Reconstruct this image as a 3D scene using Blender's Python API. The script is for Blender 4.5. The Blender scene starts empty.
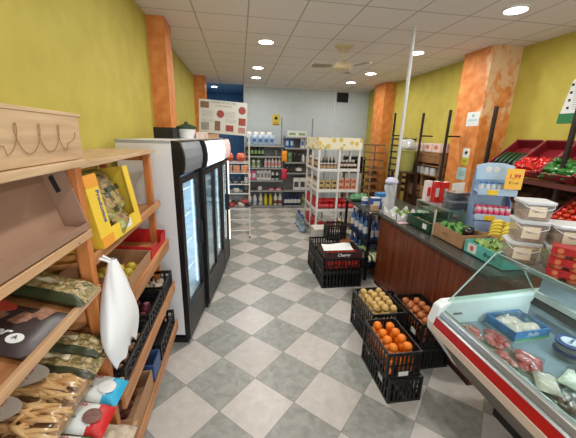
EXPO = -0.08; LED_E = 14; DL_W = 25; DAY_W = 110; CASE_E = 3; CASE_W = 8
import bpy, bmesh, math, random
from mathutils import Vector, Matrix
random.seed(7)
PI = math.pi
SC = bpy.context.scene
COL = SC.collection
H = 2.0           # camera height
HC = 3.31         # ceiling height
# ------------------------------------------------------------------ materials
def lin(c):
    return tuple((x/12.92 if x <= .04045 else ((x+.055)/1.055)**2.4) for x in c)
def rgb(r, g, b): return lin((r/255, g/255, b/255)) + (1,)
MATS = {}
def mat(name, col, rough=.5, metal=0, var=.0, vscale=8, bump=0, bscale=60, emit=0, trans=0, coat=0, stretch=None, alpha=1, spec=.5, sss=0):
    if name in MATS: return MATS[name]
    m = bpy.data.materials.new(name); m.use_nodes = True
    nt = m.node_tree; N = nt.nodes; L = nt.links; b = N['Principled BSDF']
    b.inputs['Base Color'].default_value = rgb(*col)
    b.inputs['Roughness'].default_value = rough; b.inputs['Metallic'].default_value = metal
    b.inputs['Coat Weight'].default_value = coat; b.inputs['Specular IOR Level'].default_value = spec
    b.inputs['Transmission Weight'].default_value = trans; b.inputs['Alpha'].default_value = alpha
    if emit:
        b.inputs['Emission Color'].default_value = rgb(*col); b.inputs['Emission Strength'].default_value = emit
    tc = N.new('ShaderNodeTexCoord'); mp = N.new('ShaderNodeMapping'); L.new(tc.outputs['Object'], mp.inputs['Vector'])
    if stretch: mp.inputs['Scale'].default_value = stretch
    if var:
        n = N.new('ShaderNodeTexNoise'); n.inputs['Scale'].default_value = vscale; n.inputs['Detail'].default_value = 5
        L.new(mp.outputs[0], n.inputs['Vector'])
        r = N.new('ShaderNodeMapRange'); r.inputs[1].default_value = .3; r.inputs[2].default_value = .7
        r.inputs[3].default_value = 1-var; r.inputs[4].default_value = 1+var
        L.new(n.outputs[0], r.inputs[0])
        h = N.new('ShaderNodeVectorMath'); h.operation = 'SCALE'; h.inputs[0].default_value = rgb(*col)[:3]
        L.new(r.outputs[0], h.inputs['Scale']); L.new(h.outputs[0], b.inputs['Base Color'])
    if bump:
        n2 = N.new('ShaderNodeTexNoise'); n2.inputs['Scale'].default_value = bscale; n2.inputs['Detail'].default_value = 3
        L.new(mp.outputs[0], n2.inputs['Vector'])
        bp = N.new('ShaderNodeBump'); bp.inputs['Strength'].default_value = bump; bp.inputs['Distance'].default_value = .01
        L.new(n2.outputs[0], bp.inputs['Height']); L.new(bp.outputs[0], b.inputs['Normal'])
    MATS[name] = m
    return m
def ramp_mat(name, stops, scale=6, rough=.6, stretch=(1,1,1), detail=6, bump=.1, dist=0):
    if name in MATS: return MATS[name]
    m = bpy.data.materials.new(name); m.use_nodes = True
    N = m.node_tree.nodes; L = m.node_tree.links; b = N['Principled BSDF']; b.inputs['Roughness'].default_value = rough
    tc = N.new('ShaderNodeTexCoord'); mp = N.new('ShaderNodeMapping'); mp.inputs['Scale'].default_value = stretch
    L.new(tc.outputs['Object'], mp.inputs['Vector'])
    n = N.new('ShaderNodeTexNoise'); n.inputs['Scale'].default_value = scale; n.inputs['Detail'].default_value = detail
    n.inputs['Distortion'].default_value = dist
    L.new(mp.outputs[0], n.inputs['Vector'])
    r = N.new('ShaderNodeValToRGB'); cr = r.color_ramp
    while len(cr.elements) < len(stops): cr.elements.new(.5)
    for e, (p, c) in zip(cr.elements, stops): e.position = p; e.color = rgb(*c)
    L.new(n.outputs[0], r.inputs[0]); L.new(r.outputs[0], b.inputs['Base Color'])
    bp = N.new('ShaderNodeBump'); bp.inputs['Strength'].default_value = bump; bp.inputs['Distance'].default_value = .01
    L.new(n.outputs[0], bp.inputs['Height']); L.new(bp.outputs[0], b.inputs['Normal'])
    MATS[name] = m
    return m
def clear_mat(name, tint=(235,245,242), gloss=.12, rough=.03, body=0, fk=1.0):
    """thin clear pane or film: mostly see-through with a sharp surface reflection; body adds a milky share"""
    if name in MATS: return MATS[name]
    m = bpy.data.materials.new(name); m.use_nodes = True
    N = m.node_tree.nodes; L = m.node_tree.links; N.remove(N['Principled BSDF']); out = N['Material Output']
    t = N.new('ShaderNodeBsdfTransparent'); t.inputs[0].default_value = rgb(*tint)
    g = N.new('ShaderNodeBsdfGlossy'); g.inputs['Roughness'].default_value = rough; g.inputs[0].default_value = (1,1,1,1)
    lw = N.new('ShaderNodeLayerWeight'); lw.inputs[0].default_value = .5
    f = N.new('ShaderNodeMath'); f.operation = 'POWER'; f.inputs[1].default_value = 4.5; L.new(lw.outputs['Facing'], f.inputs[0])
    a = N.new('ShaderNodeMath'); a.operation = 'MULTIPLY_ADD'; a.inputs[1].default_value = fk; a.inputs[2].default_value = gloss*.3; a.use_clamp = True
    L.new(f.outputs[0], a.inputs[0])
    x = N.new('ShaderNodeMixShader'); L.new(a.outputs[0], x.inputs[0]); L.new(t.outputs[0], x.inputs[1]); L.new(g.outputs[0], x.inputs[2])
    if body:
        d = N.new('ShaderNodeBsdfDiffuse'); d.inputs[0].default_value = rgb(*tint)
        y = N.new('ShaderNodeMixShader'); y.inputs[0].default_value = body
        L.new(x.outputs[0], y.inputs[1]); L.new(d.outputs[0], y.inputs[2]); L.new(y.outputs[0], out.inputs[0])
    else: L.new(x.outputs[0], out.inputs[0])
    MATS[name] = m
    return m
# ------------------------------------------------------------------ mesh builder
class MB:
    def __init__(s): s.v = []; s.f = []; s.m = []; s.x = Matrix.Identity(4); s.mi = 0
    def add(s, vs, fs, mi=None):
        o = len(s.v); s.v += [tuple(s.x @ Vector(v)) for v in vs]
        s.f += [tuple(o+i for i in f) for f in fs]; s.m += [s.mi if mi is None else mi]*len(fs); return s
    def box(s, x0, x1, y0, y1, z0, z1, mi=None):
        v = [(x,y,z) for x in (x0,x1) for y in (y0,y1) for z in (z0,z1)]
        return s.add(v, [(0,1,3,2),(4,6,7,5),(0,4,5,1),(2,3,7,6),(0,2,6,4),(1,5,7,3)], mi)
    def at(s, c, size, rx=0, ry=0, rz=0, mi=None):
        k = s.x; s.x = k @ Matrix.Translation(c) @ Matrix.Rotation(rz,4,'Z') @ Matrix.Rotation(ry,4,'Y') @ Matrix.Rotation(rx,4,'X')
        a, b, c = size; s.box(-a/2,a/2,-b/2,b/2,-c/2,c/2,mi); s.x = k; return s
    def quad(s, a, b, c, d, mi=None): return s.add([a,b,c,d], [(0,1,2,3)], mi)
    def slab(s, pts, n, mi=None):
        """polygon pts extruded by vector n"""
        k = len(pts); n = Vector(n); v = [Vector(p) for p in pts]; v += [p+n for p in v]
        return s.add(v, [tuple(range(k))[::-1], tuple(range(k,2*k))] + [(i,(i+1)%k,k+(i+1)%k,k+i) for i in range(k)], mi)
    def tube(s, pts, r, n=8, mi=None, cap=True):
        pts = [Vector(p) for p in pts]; rs = r if isinstance(r, (list,tuple)) else [r]*len(pts)
        vs = []; fs = []; k = len(pts)
        ref = None
        for i, p in enumerate(pts):
            d = (pts[min(i+1,k-1)] - pts[max(i-1,0)]).normalized()
            if ref is None: ref = Vector((0,0,1)) if abs(d.z) < .9 else Vector((1,0,0))
            u = d.cross(ref).normalized(); w = u.cross(d); ref = w
            for j in range(n):
                a = 2*PI*j/n; vs.append(p + (u*math.cos(a) + w*math.sin(a))*rs[i])
        for i in range(k-1):
            for j in range(n):
                fs.append((i*n+j, i*n+(j+1)%n, (i+1)*n+(j+1)%n, (i+1)*n+j))
        if cap: fs += [tuple(range(n)), tuple(range((k-1)*n, k*n))[::-1]]
        return s.add(vs, fs, mi)
    def lathe(s, prof, n=16, c=(0,0,0), mi=None, sx=1, sy=1):
        vs = []; fs = []; k = len(prof)
        for r, z in prof:
            for j in range(n):
                a = 2*PI*j/n; vs.append((c[0]+r*math.cos(a)*sx, c[1]+r*math.sin(a)*sy, c[2]+z))
        for i in range(k-1):
            for j in range(n): fs.append((i*n+j, i*n+(j+1)%n, (i+1)*n+(j+1)%n, (i+1)*n+j))
        fs += [tuple(range(n))[::-1], tuple(range((k-1)*n, k*n))]
        return s.add(vs, fs, mi)
    def grid(s, fn, nu, nv, mi=None, mf=None):
        vs = [fn(i/nu, j/nv) for i in range(nu+1) for j in range(nv+1)]
        fs = [(i*(nv+1)+j, (i+1)*(nv+1)+j, (i+1)*(nv+1)+j+1, i*(nv+1)+j+1) for i in range(nu) for j in range(nv)]
        s.add(vs, fs, mi)
        if mf: s.m[-len(fs):] = [mf((i+.5)/nu, (j+.5)/nv) for i in range(nu) for j in range(nv)]
        return s
    def blob(s, r, c=(0,0,0), sc=(1,1,1), nu=10, nv=7, jit=0, mi=None):
        prof = []
        ph = random.random()*9
        vs = []; fs = []
        for i in range(nv+1):
            t = PI*i/nv
            for j in range(nu):
                a = 2*PI*j/nu; k = 1 + jit*math.sin(3*a+ph+2*t) + jit*.6*math.sin(5*t+ph)
                vs.append((c[0]+r*sc[0]*math.sin(t)*math.cos(a)*k, c[1]+r*sc[1]*math.sin(t)*math.sin(a)*k, c[2]+r*sc[2]*math.cos(t)*k))
        for i in range(nv):
            for j in range(nu): fs.append((i*nu+j, (i+1)*nu+j, (i+1)*nu+(j+1)%nu, i*nu+(j+1)%nu))
        return s.add(vs, fs, mi)
    def pillow(s, L, W, T, n=14, m=10, wr=.0, seal=.08, c=(0,0,0), mi=None, seed=0, mf=None):
        """filled plastic bag lying flat: long axis x, sealed ends, wrinkles"""
        rn = random.Random(seed); ph = [rn.random()*6 for _ in range(6)]
        for sg in (1,-1):
            def fn(u, v, sg=sg):
                x = (u-.5)*L; y = (v-.5)*W
                e = max(0, min(1, min(u, 1-u)/.22)); q = max(0, 1-(2*v-1)**4)
                h = T/2*math.sin(e*PI/2)**.8*q**.6
                w = wr*(math.sin(23*u+ph[0]+5*v)*math.sin(17*v+ph[1]) + .6*math.sin(41*v+ph[2]+9*u)*math.sin(31*u+ph[3]))
                edge = 4*v*(1-v)*min(1, 6*u*(1-u)+.2)
                return (c[0]+x, c[1]+y*(1-.06*math.sin(PI*u)), c[2]+sg*(h + (w*edge if sg > 0 else 0)) + .35*w)
            s.grid(fn, n, m, mi, mf)
        return s
    def build(s, name, mats, parent=None, loc=(0,0,0), rot=(0,0,0), smooth=False, bevel=0, weld=False):
        me = bpy.data.meshes.new(name); me.from_pydata(s.v, [], s.f)
        if not isinstance(mats, (list,tuple)): mats = [mats]
        for m in mats: me.materials.append(m)
        me.polygons.foreach_set('material_index', s.m)
        bm = bmesh.new(); bm.from_mesh(me)
        if weld: bmesh.ops.remove_doubles(bm, verts=bm.verts, dist=1e-5)
        bmesh.ops.recalc_face_normals(bm, faces=bm.faces); bm.to_mesh(me); bm.free()
        if smooth:
            me.polygons.foreach_set('use_smooth', [True]*len(me.polygons))
            if smooth != True: me.set_sharp_from_angle(angle=smooth)
        me.update()
        o = bpy.data.objects.new(name, me); COL.objects.link(o); o.location = loc; o.rotation_euler = rot
        if parent: o.parent = parent
        if bevel:
            b = o.modifiers.new('bevel', 'BEVEL'); b.width = bevel; b.segments = 2; b.limit_method = 'ANGLE'
        return o
def tag(o, label=None, cat=None, group=None, kind=None):
    if label: o['label'] = label
    if cat: o['category'] = cat
    if group: o['group'] = group
    if kind: o['kind'] = kind
    return o
def thing(name, label, cat, loc=(0,0,0), rot=(0,0,0), group=None):
    o = bpy.data.objects.new(name, None); COL.objects.link(o); o.location = loc
    o.rotation_euler = rot if isinstance(rot, tuple) else (0,0,rot)
    o.empty_display_size = .05
    return tag(o, label, cat, group)
def kids(o): return [c for c in bpy.data.objects if c.parent == o]
PROTO = {}
def register(o):
    PROTO[o.name] = [(c, [g for g in bpy.data.objects if g.parent == c]) for c in bpy.data.objects if c.parent == o]
    return o
def dup(o, loc, rot=(0,0,0), label=None, group=None, scale=None):
    r = o.copy(); COL.objects.link(r); r.location = loc; r.rotation_euler = rot if isinstance(rot, tuple) else (0,0,rot)
    if scale: r.scale = scale if isinstance(scale, tuple) else (scale,)*3
    if label: r['label'] = label
    if group: r['group'] = group
    for c, gs in PROTO.get(o.name, []):
        d = c.copy(); COL.objects.link(d); d.parent = r
        for g in gs:
            e = g.copy(); COL.objects.link(e); e.parent = d
    return r
def struct(name, mb, m, **k):
    o = mb.build(name, m, **k); o['kind'] = 'structure'; return o
def text(name, s, size, m, parent, loc, rot, depth=.0005, align='CENTER', bold=0, shear=0):
    cu = bpy.data.curves.new(name, 'FONT'); cu.body = s; cu.size = size; cu.extrude = depth; cu.align_x = align; cu.align_y = 'CENTER'
    cu.shear = shear; cu.offset = bold; cu.resolution_u = 2
    t = bpy.data.objects.new(name, cu); COL.objects.link(t)
    dg = bpy.context.evaluated_depsgraph_get(); dg.update()
    me = bpy.data.meshes.new_from_object(t.evaluated_get(dg)); COL.objects.unlink(t); bpy.data.objects.remove(t)
    me.materials.clear(); me.materials.append(m)
    o = bpy.data.objects.new(name, me); COL.objects.link(o); o.parent = parent; o.location = loc; o.rotation_euler = rot
    return o
# common materials
WOOD = ramp_mat('shelf_wood', [(.3,(150,98,58)),(.55,(190,132,84)),(.75,(208,152,102))], scale=3, stretch=(6,.7,8), rough=.45, bump=.05)
TANW = ramp_mat('tan_shelf_wood', [(.3,(176,134,96)),(.55,(200,160,120)),(.75,(214,176,138))], scale=3, stretch=(6,.7,8), rough=.45, bump=.05)
WOODO = ramp_mat('orange_pine', [(.3,(170,98,48)),(.6,(205,130,70)),(.8,(218,150,92))], scale=3, stretch=(9,9,1), rough=.4, bump=.05)
PALE = ramp_mat('pale_plywood', [(.3,(180,148,112)),(.6,(205,174,138)),(.8,(215,188,152))], scale=4, stretch=(9,.8,9), rough=.6, bump=.05)
CARD = mat('brown_cardboard', (168,128,92), .85, var=.06, vscale=12)
CARDP = mat('pink_brown_cardboard', (158,124,102), .8, var=.05, vscale=5)
BLK = mat('black_plastic', (22,22,24), .45, var=.2, vscale=20)
BLKM = mat('black_steel', (26,24,24), .4, .3)
WHITE = mat('white_paint', (222,222,220), .4, var=.02)
WHITEP = mat('white_plastic', (225,225,225), .35)
STEEL = mat('brushed_steel', (175,178,180), .3, .85)
GREYM = mat('grey_metal', (130,132,135), .45, .3)
GLASS = clear_mat('clear_glass')
FILM = clear_mat('clear_film', (240,240,236), .15, .22, fk=.7)
TUB = clear_mat('milky_tub_plastic', (232,232,228), .2, .2, body=.2, fk=.7)
PAPER = mat('white_paper', (225,228,226), .8)
INK = mat('black_ink', (25,25,28), .7)
YEL = mat('yellow_print', (235,195,40), .6)
RED = mat('red_print', (190,30,30), .5)
BLUE = mat('blue_print', (45,80,165), .5)
GRN = mat('green_print', (40,120,70), .5)
LABEL = mat('cream_label', (222,208,182), .7, var=.08, vscale=40)
# ------------------------------------------------------------------ camera
f = 300.8; yaw, pitch, roll = .1621, -.2730, .0270
fw = Vector((math.sin(yaw)*math.cos(pitch), math.cos(yaw)*math.cos(pitch), math.sin(pitch)))
rt = Vector((math.cos(yaw), -math.sin(yaw), 0)); up = rt.cross(fw)
r2 = rt*math.cos(roll) + up*math.sin(roll); u2 = -rt*math.sin(roll) + up*math.cos(roll)
cd = bpy.data.cameras.new('camera'); cam = bpy.data.objects.new('camera', cd); COL.objects.link(cam)
M = Matrix((r2, u2, -fw)).transposed().to_4x4(); M.translation = (0,0,H); cam.matrix_world = M
cd.sensor_width = 36; cd.sensor_fit = 'HORIZONTAL'; cd.lens = f/576*36; cd.clip_start = .05
SC.camera = cam
SC.view_settings.view_transform = 'Standard'; SC.view_settings.look = 'None'; SC.view_settings.gamma = 1
SC.view_settings.exposure = EXPO
# ------------------------------------------------------------------ room materials
def wall_mat(name, col, col2):
    return ramp_mat(name, [(.35,col),(.65,col2)], scale=5, rough=.75, bump=.25, detail=9)
YW = wall_mat('yellow_stucco', (184,170,72), (194,181,82))
BW = wall_mat('pale_blue_paint', (188,199,204), (194,204,208))
DBW = wall_mat('deep_blue_paint', (70,118,160), (76,126,168))
WW = wall_mat('white_wall_paint', (220,220,215), (226,226,222))
# orange sponge painted pillar with scraped white streaks
def pillar_mat(name, scrape):
    m = bpy.data.materials.new(name); m.use_nodes = True
    N = m.node_tree.nodes; L = m.node_tree.links; b = N['Principled BSDF']; b.inputs['Roughness'].default_value = .6
    tc = N.new('ShaderNodeTexCoord')
    n = N.new('ShaderNodeTexNoise'); n.inputs['Scale'].default_value = 7; n.inputs['Detail'].default_value = 8; L.new(tc.outputs['Object'], n.inputs['Vector'])
    r = N.new('ShaderNodeValToRGB'); cr = r.color_ramp; cr.elements[0].position = .32; cr.elements[0].color = rgb(200,112,42)
    cr.elements[1].position = .7; cr.elements[1].color = rgb(228,152,84); L.new(n.outputs[0], r.inputs[0])
    src = r.outputs[0]
    if scrape:
        mp = N.new('ShaderNodeMapping'); mp.inputs['Scale'].default_value = (1.6,1.6,1.1); L.new(tc.outputs['Object'], mp.inputs['Vector'])
        n2 = N.new('ShaderNodeTexNoise'); n2.inputs['Scale'].default_value = 3.2; n2.inputs['Detail'].default_value = 9; n2.inputs['Roughness'].default_value = .7
        L.new(mp.outputs[0], n2.inputs['Vector'])
        sp = N.new('ShaderNodeSeparateXYZ'); L.new(tc.outputs['Object'], sp.inputs[0])
        # stronger near the corner edge (local y=0 on the aisle face) and in the upper half
        d = N.new('ShaderNodeMapRange'); d.inputs[1].default_value = 0; d.inputs[2].default_value = .28; d.inputs[3].default_value = .2; d.inputs[4].default_value = -.1
        L.new(sp.outputs[1], d.inputs[0])
        zz = N.new('ShaderNodeMapRange'); zz.inputs[1].default_value = 1.9; zz.inputs[2].default_value = 3.2; zz.inputs[3].default_value = -.14; zz.inputs[4].default_value = .02
        L.new(sp.outputs[2], zz.inputs[0])
        a = N.new('ShaderNodeMath'); a.operation = 'ADD'; L.new(n2.outputs[0], a.inputs[0]); L.new(d.outputs[0], a.inputs[1])
        a2 = N.new('ShaderNodeMath'); a2.operation = 'ADD'; L.new(a.outputs[0], a2.inputs[0]); L.new(zz.outputs[0], a2.inputs[1])
        k = N.new('ShaderNodeMapRange'); k.inputs[1].default_value = .62; k.inputs[2].default_value = .7; L.new(a2.outputs[0], k.inputs[0])
        x = N.new('ShaderNodeMix'); x.data_type = 'RGBA'; L.new(k.outputs[0], x.inputs[0]); L.new(src, x.inputs[6]); x.inputs[7].default_value = rgb(222,184,140)
        src = x.outputs[2]
    L.new(src, b.inputs['Base Color'])
    bp = N.new('ShaderNodeBump'); bp.inputs['Strength'].default_value = .25; bp.inputs['Distance'].default_value = .01
    L.new(n.outputs[0], bp.inputs['Height']); L.new(bp.outputs[0], b.inputs['Normal'])
    return m
OP = pillar_mat('orange_sponge_paint', False); OPS = pillar_mat('orange_sponge_paint_scraped', True)
# floor: diagonal checker of off-white and grey marbled tiles
def floor_mat():
    m = bpy.data.materials.new('checker_tiles'); m.use_nodes = True
    N = m.node_tree.nodes; L = m.node_tree.links; b = N['Principled BSDF']
    def nd(t, **k):
        n = N.new(t)
        for a, v in k.items(): setattr(n, a, v)
        return n
    tc = nd('ShaderNodeTexCoord'); mp = nd('ShaderNodeMapping', vector_type='TEXTURE')
    mp.inputs['Location'].default_value = (-.4676, 2.1056, 0); mp.inputs['Rotation'].default_value = (0,0,-.7778)
    mp.inputs['Scale'].default_value = (.401,.401,1)
    L.new(tc.outputs['Object'], mp.inputs['Vector'])
    sp = nd('ShaderNodeSeparateXYZ'); L.new(mp.outputs[0], sp.inputs[0])
    def math_(op, a, b_=None, c=None):
        n = nd('ShaderNodeMath', operation=op)
        for i, v in enumerate((a, b_, c)):
            if v is None: continue
            if isinstance(v, (int,float)): n.inputs[i].default_value = v
            else: L.new(v, n.inputs[i])
        return n.outputs[0]
    fx = math_('FLOOR', sp.outputs[0]); fy = math_('FLOOR', sp.outputs[1])
    par = math_('FLOORED_MODULO', math_('ADD', fx, fy), 2)     # 0 = grey tile (tile 0,0)
    gx = math_('ABSOLUTE', math_('SUBTRACT', math_('FRACT', sp.outputs[0]), .5)); gy = math_('ABSOLUTE', math_('SUBTRACT', math_('FRACT', sp.outputs[1]), .5))
    gr = math_('GREATER_THAN', math_('MAXIMUM', gx, gy), .4935)
    wn = nd('ShaderNodeTexWhiteNoise', noise_dimensions='2D'); cb = nd('ShaderNodeCombineXYZ'); L.new(fx, cb.inputs[0]); L.new(fy, cb.inputs[1]); L.new(cb.outputs[0], wn.inputs['Vector'])
    off = nd('ShaderNodeVectorMath', operation='MULTIPLY_ADD'); L.new(cb.outputs[0], off.inputs[0]); off.inputs[1].default_value = (7.3,3.1,0); L.new(tc.outputs['Object'], off.inputs[2])
    n = nd('ShaderNodeTexNoise'); n.inputs['Scale'].default_value = 13; n.inputs['Detail'].default_value = 8; n.inputs['Roughness'].default_value = .65; n.inputs['Distortion'].default_value = .6
    L.new(off.outputs[0], n.inputs['Vector'])
    r1 = nd('ShaderNodeValToRGB'); e = r1.color_ramp.elements; e[0].position = .35; e[0].color = rgb(140,141,136); e[1].position = .7; e[1].color = rgb(168,168,162); L.new(n.outputs[0], r1.inputs[0])
    r3 = nd('ShaderNodeValToRGB'); e = r3.color_ramp.elements; e[0].position = .35; e[0].color = rgb(188,183,177); e[1].position = .7; e[1].color = rgb(202,197,191); L.new(n.outputs[0], r3.inputs[0])
    x = nd('ShaderNodeMix', data_type='RGBA'); L.new(par, x.inputs[0]); L.new(r1.outputs[0], x.inputs[6]); L.new(r3.outputs[0], x.inputs[7])
    tone = nd('ShaderNodeMapRange'); tone.inputs[3].default_value = .94; tone.inputs[4].default_value = 1.05; L.new(wn.outputs[0], tone.inputs[0])
    sc = nd('ShaderNodeVectorMath', operation='SCALE'); L.new(x.outputs[2], sc.inputs[0]); L.new(tone.outputs[0], sc.inputs['Scale'])
    y = nd('ShaderNodeMix', data_type='RGBA'); L.new(gr, y.inputs[0]); L.new(sc.outputs[0], y.inputs[6]); y.inputs[7].default_value = rgb(140,134,126)
    L.new(y.outputs[2], b.inputs['Base Color'])
    b.inputs['Roughness'].default_value = .3; b.inputs['Specular IOR Level'].default_value = .32
    bp = nd('ShaderNodeBump'); bp.inputs['Strength'].default_value = .12; bp.inputs['Distance'].default_value = .004; L.new(n.outputs[0], bp.inputs['Height']); L.new(bp.outputs[0], b.inputs['Normal'])
    return m
def ceil_mat(name, base, line, sx, sy):
    m = bpy.data.materials.new(name); m.use_nodes = True
    N = m.node_tree.nodes; L = m.node_tree.links; b = N['Principled BSDF']; b.inputs['Roughness'].default_value = .85
    tc = N.new('ShaderNodeTexCoord'); mp = N.new('ShaderNodeMapping'); mp.vector_type = 'TEXTURE'
    mp.inputs['Location'].default_value = (-.478+.3, 4.025+.289, 0); mp.inputs['Scale'].default_value = (.6,.5787,1)
    L.new(tc.outputs['Object'], mp.inputs['Vector']); sp = N.new('ShaderNodeSeparateXYZ'); L.new(mp.outputs[0], sp.inputs[0])
    mx = None; outs = []
    for i in (0,1):
        a = N.new('ShaderNodeMath'); a.operation = 'FRACT'; L.new(sp.outputs[i], a.inputs[0])
        # lines where coordinate+.5 is an integer
        s = N.new('ShaderNodeMath'); s.operation = 'SUBTRACT'; L.new(a.outputs[0], s.inputs[0]); s.inputs[1].default_value = .5
        q = N.new('ShaderNodeMath'); q.operation = 'ABSOLUTE'; L.new(s.outputs[0], q.inputs[0]); outs.append(q)
    mn = N.new('ShaderNodeMath'); mn.operation = 'MINIMUM'; L.new(outs[0].outputs[0], mn.inputs[0]); L.new(outs[1].outputs[0], mn.inputs[1])
    g = N.new('ShaderNodeMath'); g.operation = 'LESS_THAN'; L.new(mn.outputs[0], g.inputs[0]); g.inputs[1].default_value = .014
    n = N.new('ShaderNodeTexNoise'); n.inputs['Scale'].default_value = 40; n.inputs['Detail'].default_value = 6; L.new(tc.outputs['Object'], n.inputs['Vector'])
    x = N.new('ShaderNodeMix'); x.data_type = 'RGBA'; L.new(g.outputs[0], x.inputs[0]); x.inputs[6].default_value = rgb(*base); x.inputs[7].default_value = rgb(*line)
    L.new(x.outputs[2], b.inputs['Base Color'])
    bp = N.new('ShaderNodeBump'); bp.inputs['Strength'].default_value = .3; bp.inputs['Distance'].default_value = .005; L.new(n.outputs[0], bp.inputs['Height']); L.new(bp.outputs[0], b.inputs['Normal'])
    return m
XL = -1.06; YB = 9.1; YF = -2.2; XR1 = 4.08; XR2 = 3.84; XO = .14; YR = 11.2
struct('floor', MB().box(XL-.1, XR1+.1, YF-.1, YR+.1, -.1, 0), floor_mat())
struct('ceiling', MB().box(XL-.1, XR1+.1, YF-.1, YB+.1, HC, HC+.1), ceil_mat('ceiling_tiles', (228,223,221), (172,168,166), 1, 1))
struct('ceiling_recess', MB().box(XL-.1, XO+.1, YB+.1, YR+.1, HC, HC+.1), ceil_mat('recess_ceiling_tiles', (140,168,190), (100,128,152), 1, 1))
struct('wall_left', MB().box(XL-.1, XL, YF, YB, 0, HC), YW)
struct('wall_left_recess', MB().box(XL-.1, XL, YB, YR, 0, HC), DBW)
struct('wall_right', MB().box(XR1, XR1+.1, YF, 4.3, 0, HC), YW)
struct('wall_right_rear', MB().box(XR2, XR2+.1, 4.3, YB, 0, HC), YW)
struct('wall_back', MB().box(XO, XR1, YB, YB+.1, 0, HC), BW)
struct('wall_partition', MB().box(XO, XO+.1, YB+.1, YR, 0, HC), DBW)
struct('wall_recess', MB().box(XL, XO+.1, YR, YR+.1, 0, HC), DBW)
fr = MB(); fr.box(XL, XR1, YF-.1, YF, 2.75, HC).box(XL, XL+.35, YF-.1, YF, 0, 2.75).box(XR1-.35, XR1, YF-.1, YF, 0, 2.75).box(XL, XR1, YF-.1, YF, 0, .35)
struct('wall_front', fr, WW)
wf = MB()
for x in (XL+.35, .55, 2.2, XR1-.4): wf.box(x, x+.05, YF-.08, YF-.03, .35, 2.75)
wf.box(XL+.35, XR1-.35, YF-.08, YF-.03, .35, .4).box(XL+.35, XR1-.35, YF-.08, YF-.03, 2.7, 2.75)
struct('window_1', wf, GREYM)
struct('trim_1', MB().box(XO, XR2, YB-.03, YB, HC-.04, HC).box(2.77, 2.79, YB-.025, YB, 0, HC-.04), WHITE)
# pillars
def pillar(x0, x1, y0, y1, name, m):
    return struct(name, MB().box(0, x1-x0, 0, y1-y0, 0, HC), m, loc=(x0,y0,0))
pillar(XL, -.86, 4.24, 4.62, 'wall_pillar_1', OP)
pillar(XL, -.80, 8.07, 8.5, 'wall_pillar_2', OP)
pillar(3.6, XR1, 4.27, 4.86, 'wall_pillar_3', OPS)
pillar(3.58, XR2, 7.55, 8.15, 'wall_pillar_4', OP)
# ------------------------------------------------------------------ lamps
LEDM = mat('led_diffuser', (255,250,244), .5, emit=LED_E)
lp = thing('downlight', 'round LED downlight', 'ceiling light', (.41,4.93,HC))
MB().lathe([(.125,0),(.125,-.012),(.105,-.018),(.105,0)], 28).build('rim', WHITEP, lp)
MB().lathe([(.104,-.002),(.104,-.017),(.0,-.019)], 28).build('diffuser', LEDM, lp)
register(lp)
spots = [(.41,4.93,'large round downlight nearest on the left ceiling row'),(.40,6.74,'middle round downlight of the left ceiling row'),(.42,7.88,'farthest small downlight on the left ceiling row by the back wall'),
 (2.84,3.17,'biggest round downlight near the top right of the ceiling'),(2.79,4.91,'round downlight right beside the white pole top'),(2.79,6.65,'round downlight behind the fan on the right row'),(2.78,7.83,'farthest downlight of the right row above the black vent'),
 (.41,3.17,'round downlight above the cooler aisle'),(.41,1.4,'round downlight near the shop front on the left'),(2.84,1.4,'round downlight above the meat counter'),(.41,-.4,'unseen added downlight nearest the shop front on the left'),(2.84,-.4,'unseen added downlight nearest the shop front on the right'),(-.70,9.75,'dim downlight in the blue recess ceiling')]  # pair nearest the shop front is out of view, added to brighten the near-left shelf
RECESS = len(spots)-1
def lamp(kind, name, loc, rot, energy, size, sy=None, col=(1,1,1), spread=None):
    ld = bpy.data.lights.new(name, kind); ld.energy = energy; ld.color = col
    if kind == 'AREA':
        ld.shape = 'RECTANGLE' if sy else 'DISK'; ld.size = size
        if sy: ld.size_y = sy
        if spread: ld.spread = spread
    else: ld.shadow_soft_size = size
    o = bpy.data.objects.new(name, ld); COL.objects.link(o); o.location = loc; o.rotation_euler = rot
    return o
for i, (x, y, lb) in enumerate(spots):
    if i == 0: lp['label'] = lb; lp['group'] = 'round ceiling downlights'
    else: dup(lp, (x,y,HC), label=lb, group='round ceiling downlights', scale=(.8 if i == RECESS else None))
    lamp('AREA', 'downlight_glow', (x,y,HC-.03), (0,0,0), DL_W*(.5 if i == RECESS else 0.7 if y < 2 else .6 if y > 6 else .9), .2, col=(1,.97,.93))
# daylight through the shop front
lamp('AREA', 'shop_front_daylight', (1.5,YF-.3,1.6), (PI/2,0,0), DAY_W, 4.2, 2.3, col=(.9,.95,1))
w = bpy.data.worlds.new('world'); SC.world = w; w.use_nodes = True
bg = w.node_tree.nodes['Background']; sky = w.node_tree.nodes.new('ShaderNodeTexSky'); sky.sky_type = 'HOSEK_WILKIE'
w.node_tree.links.new(sky.outputs[0], bg.inputs[0]); bg.inputs[1].default_value = .5
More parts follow.
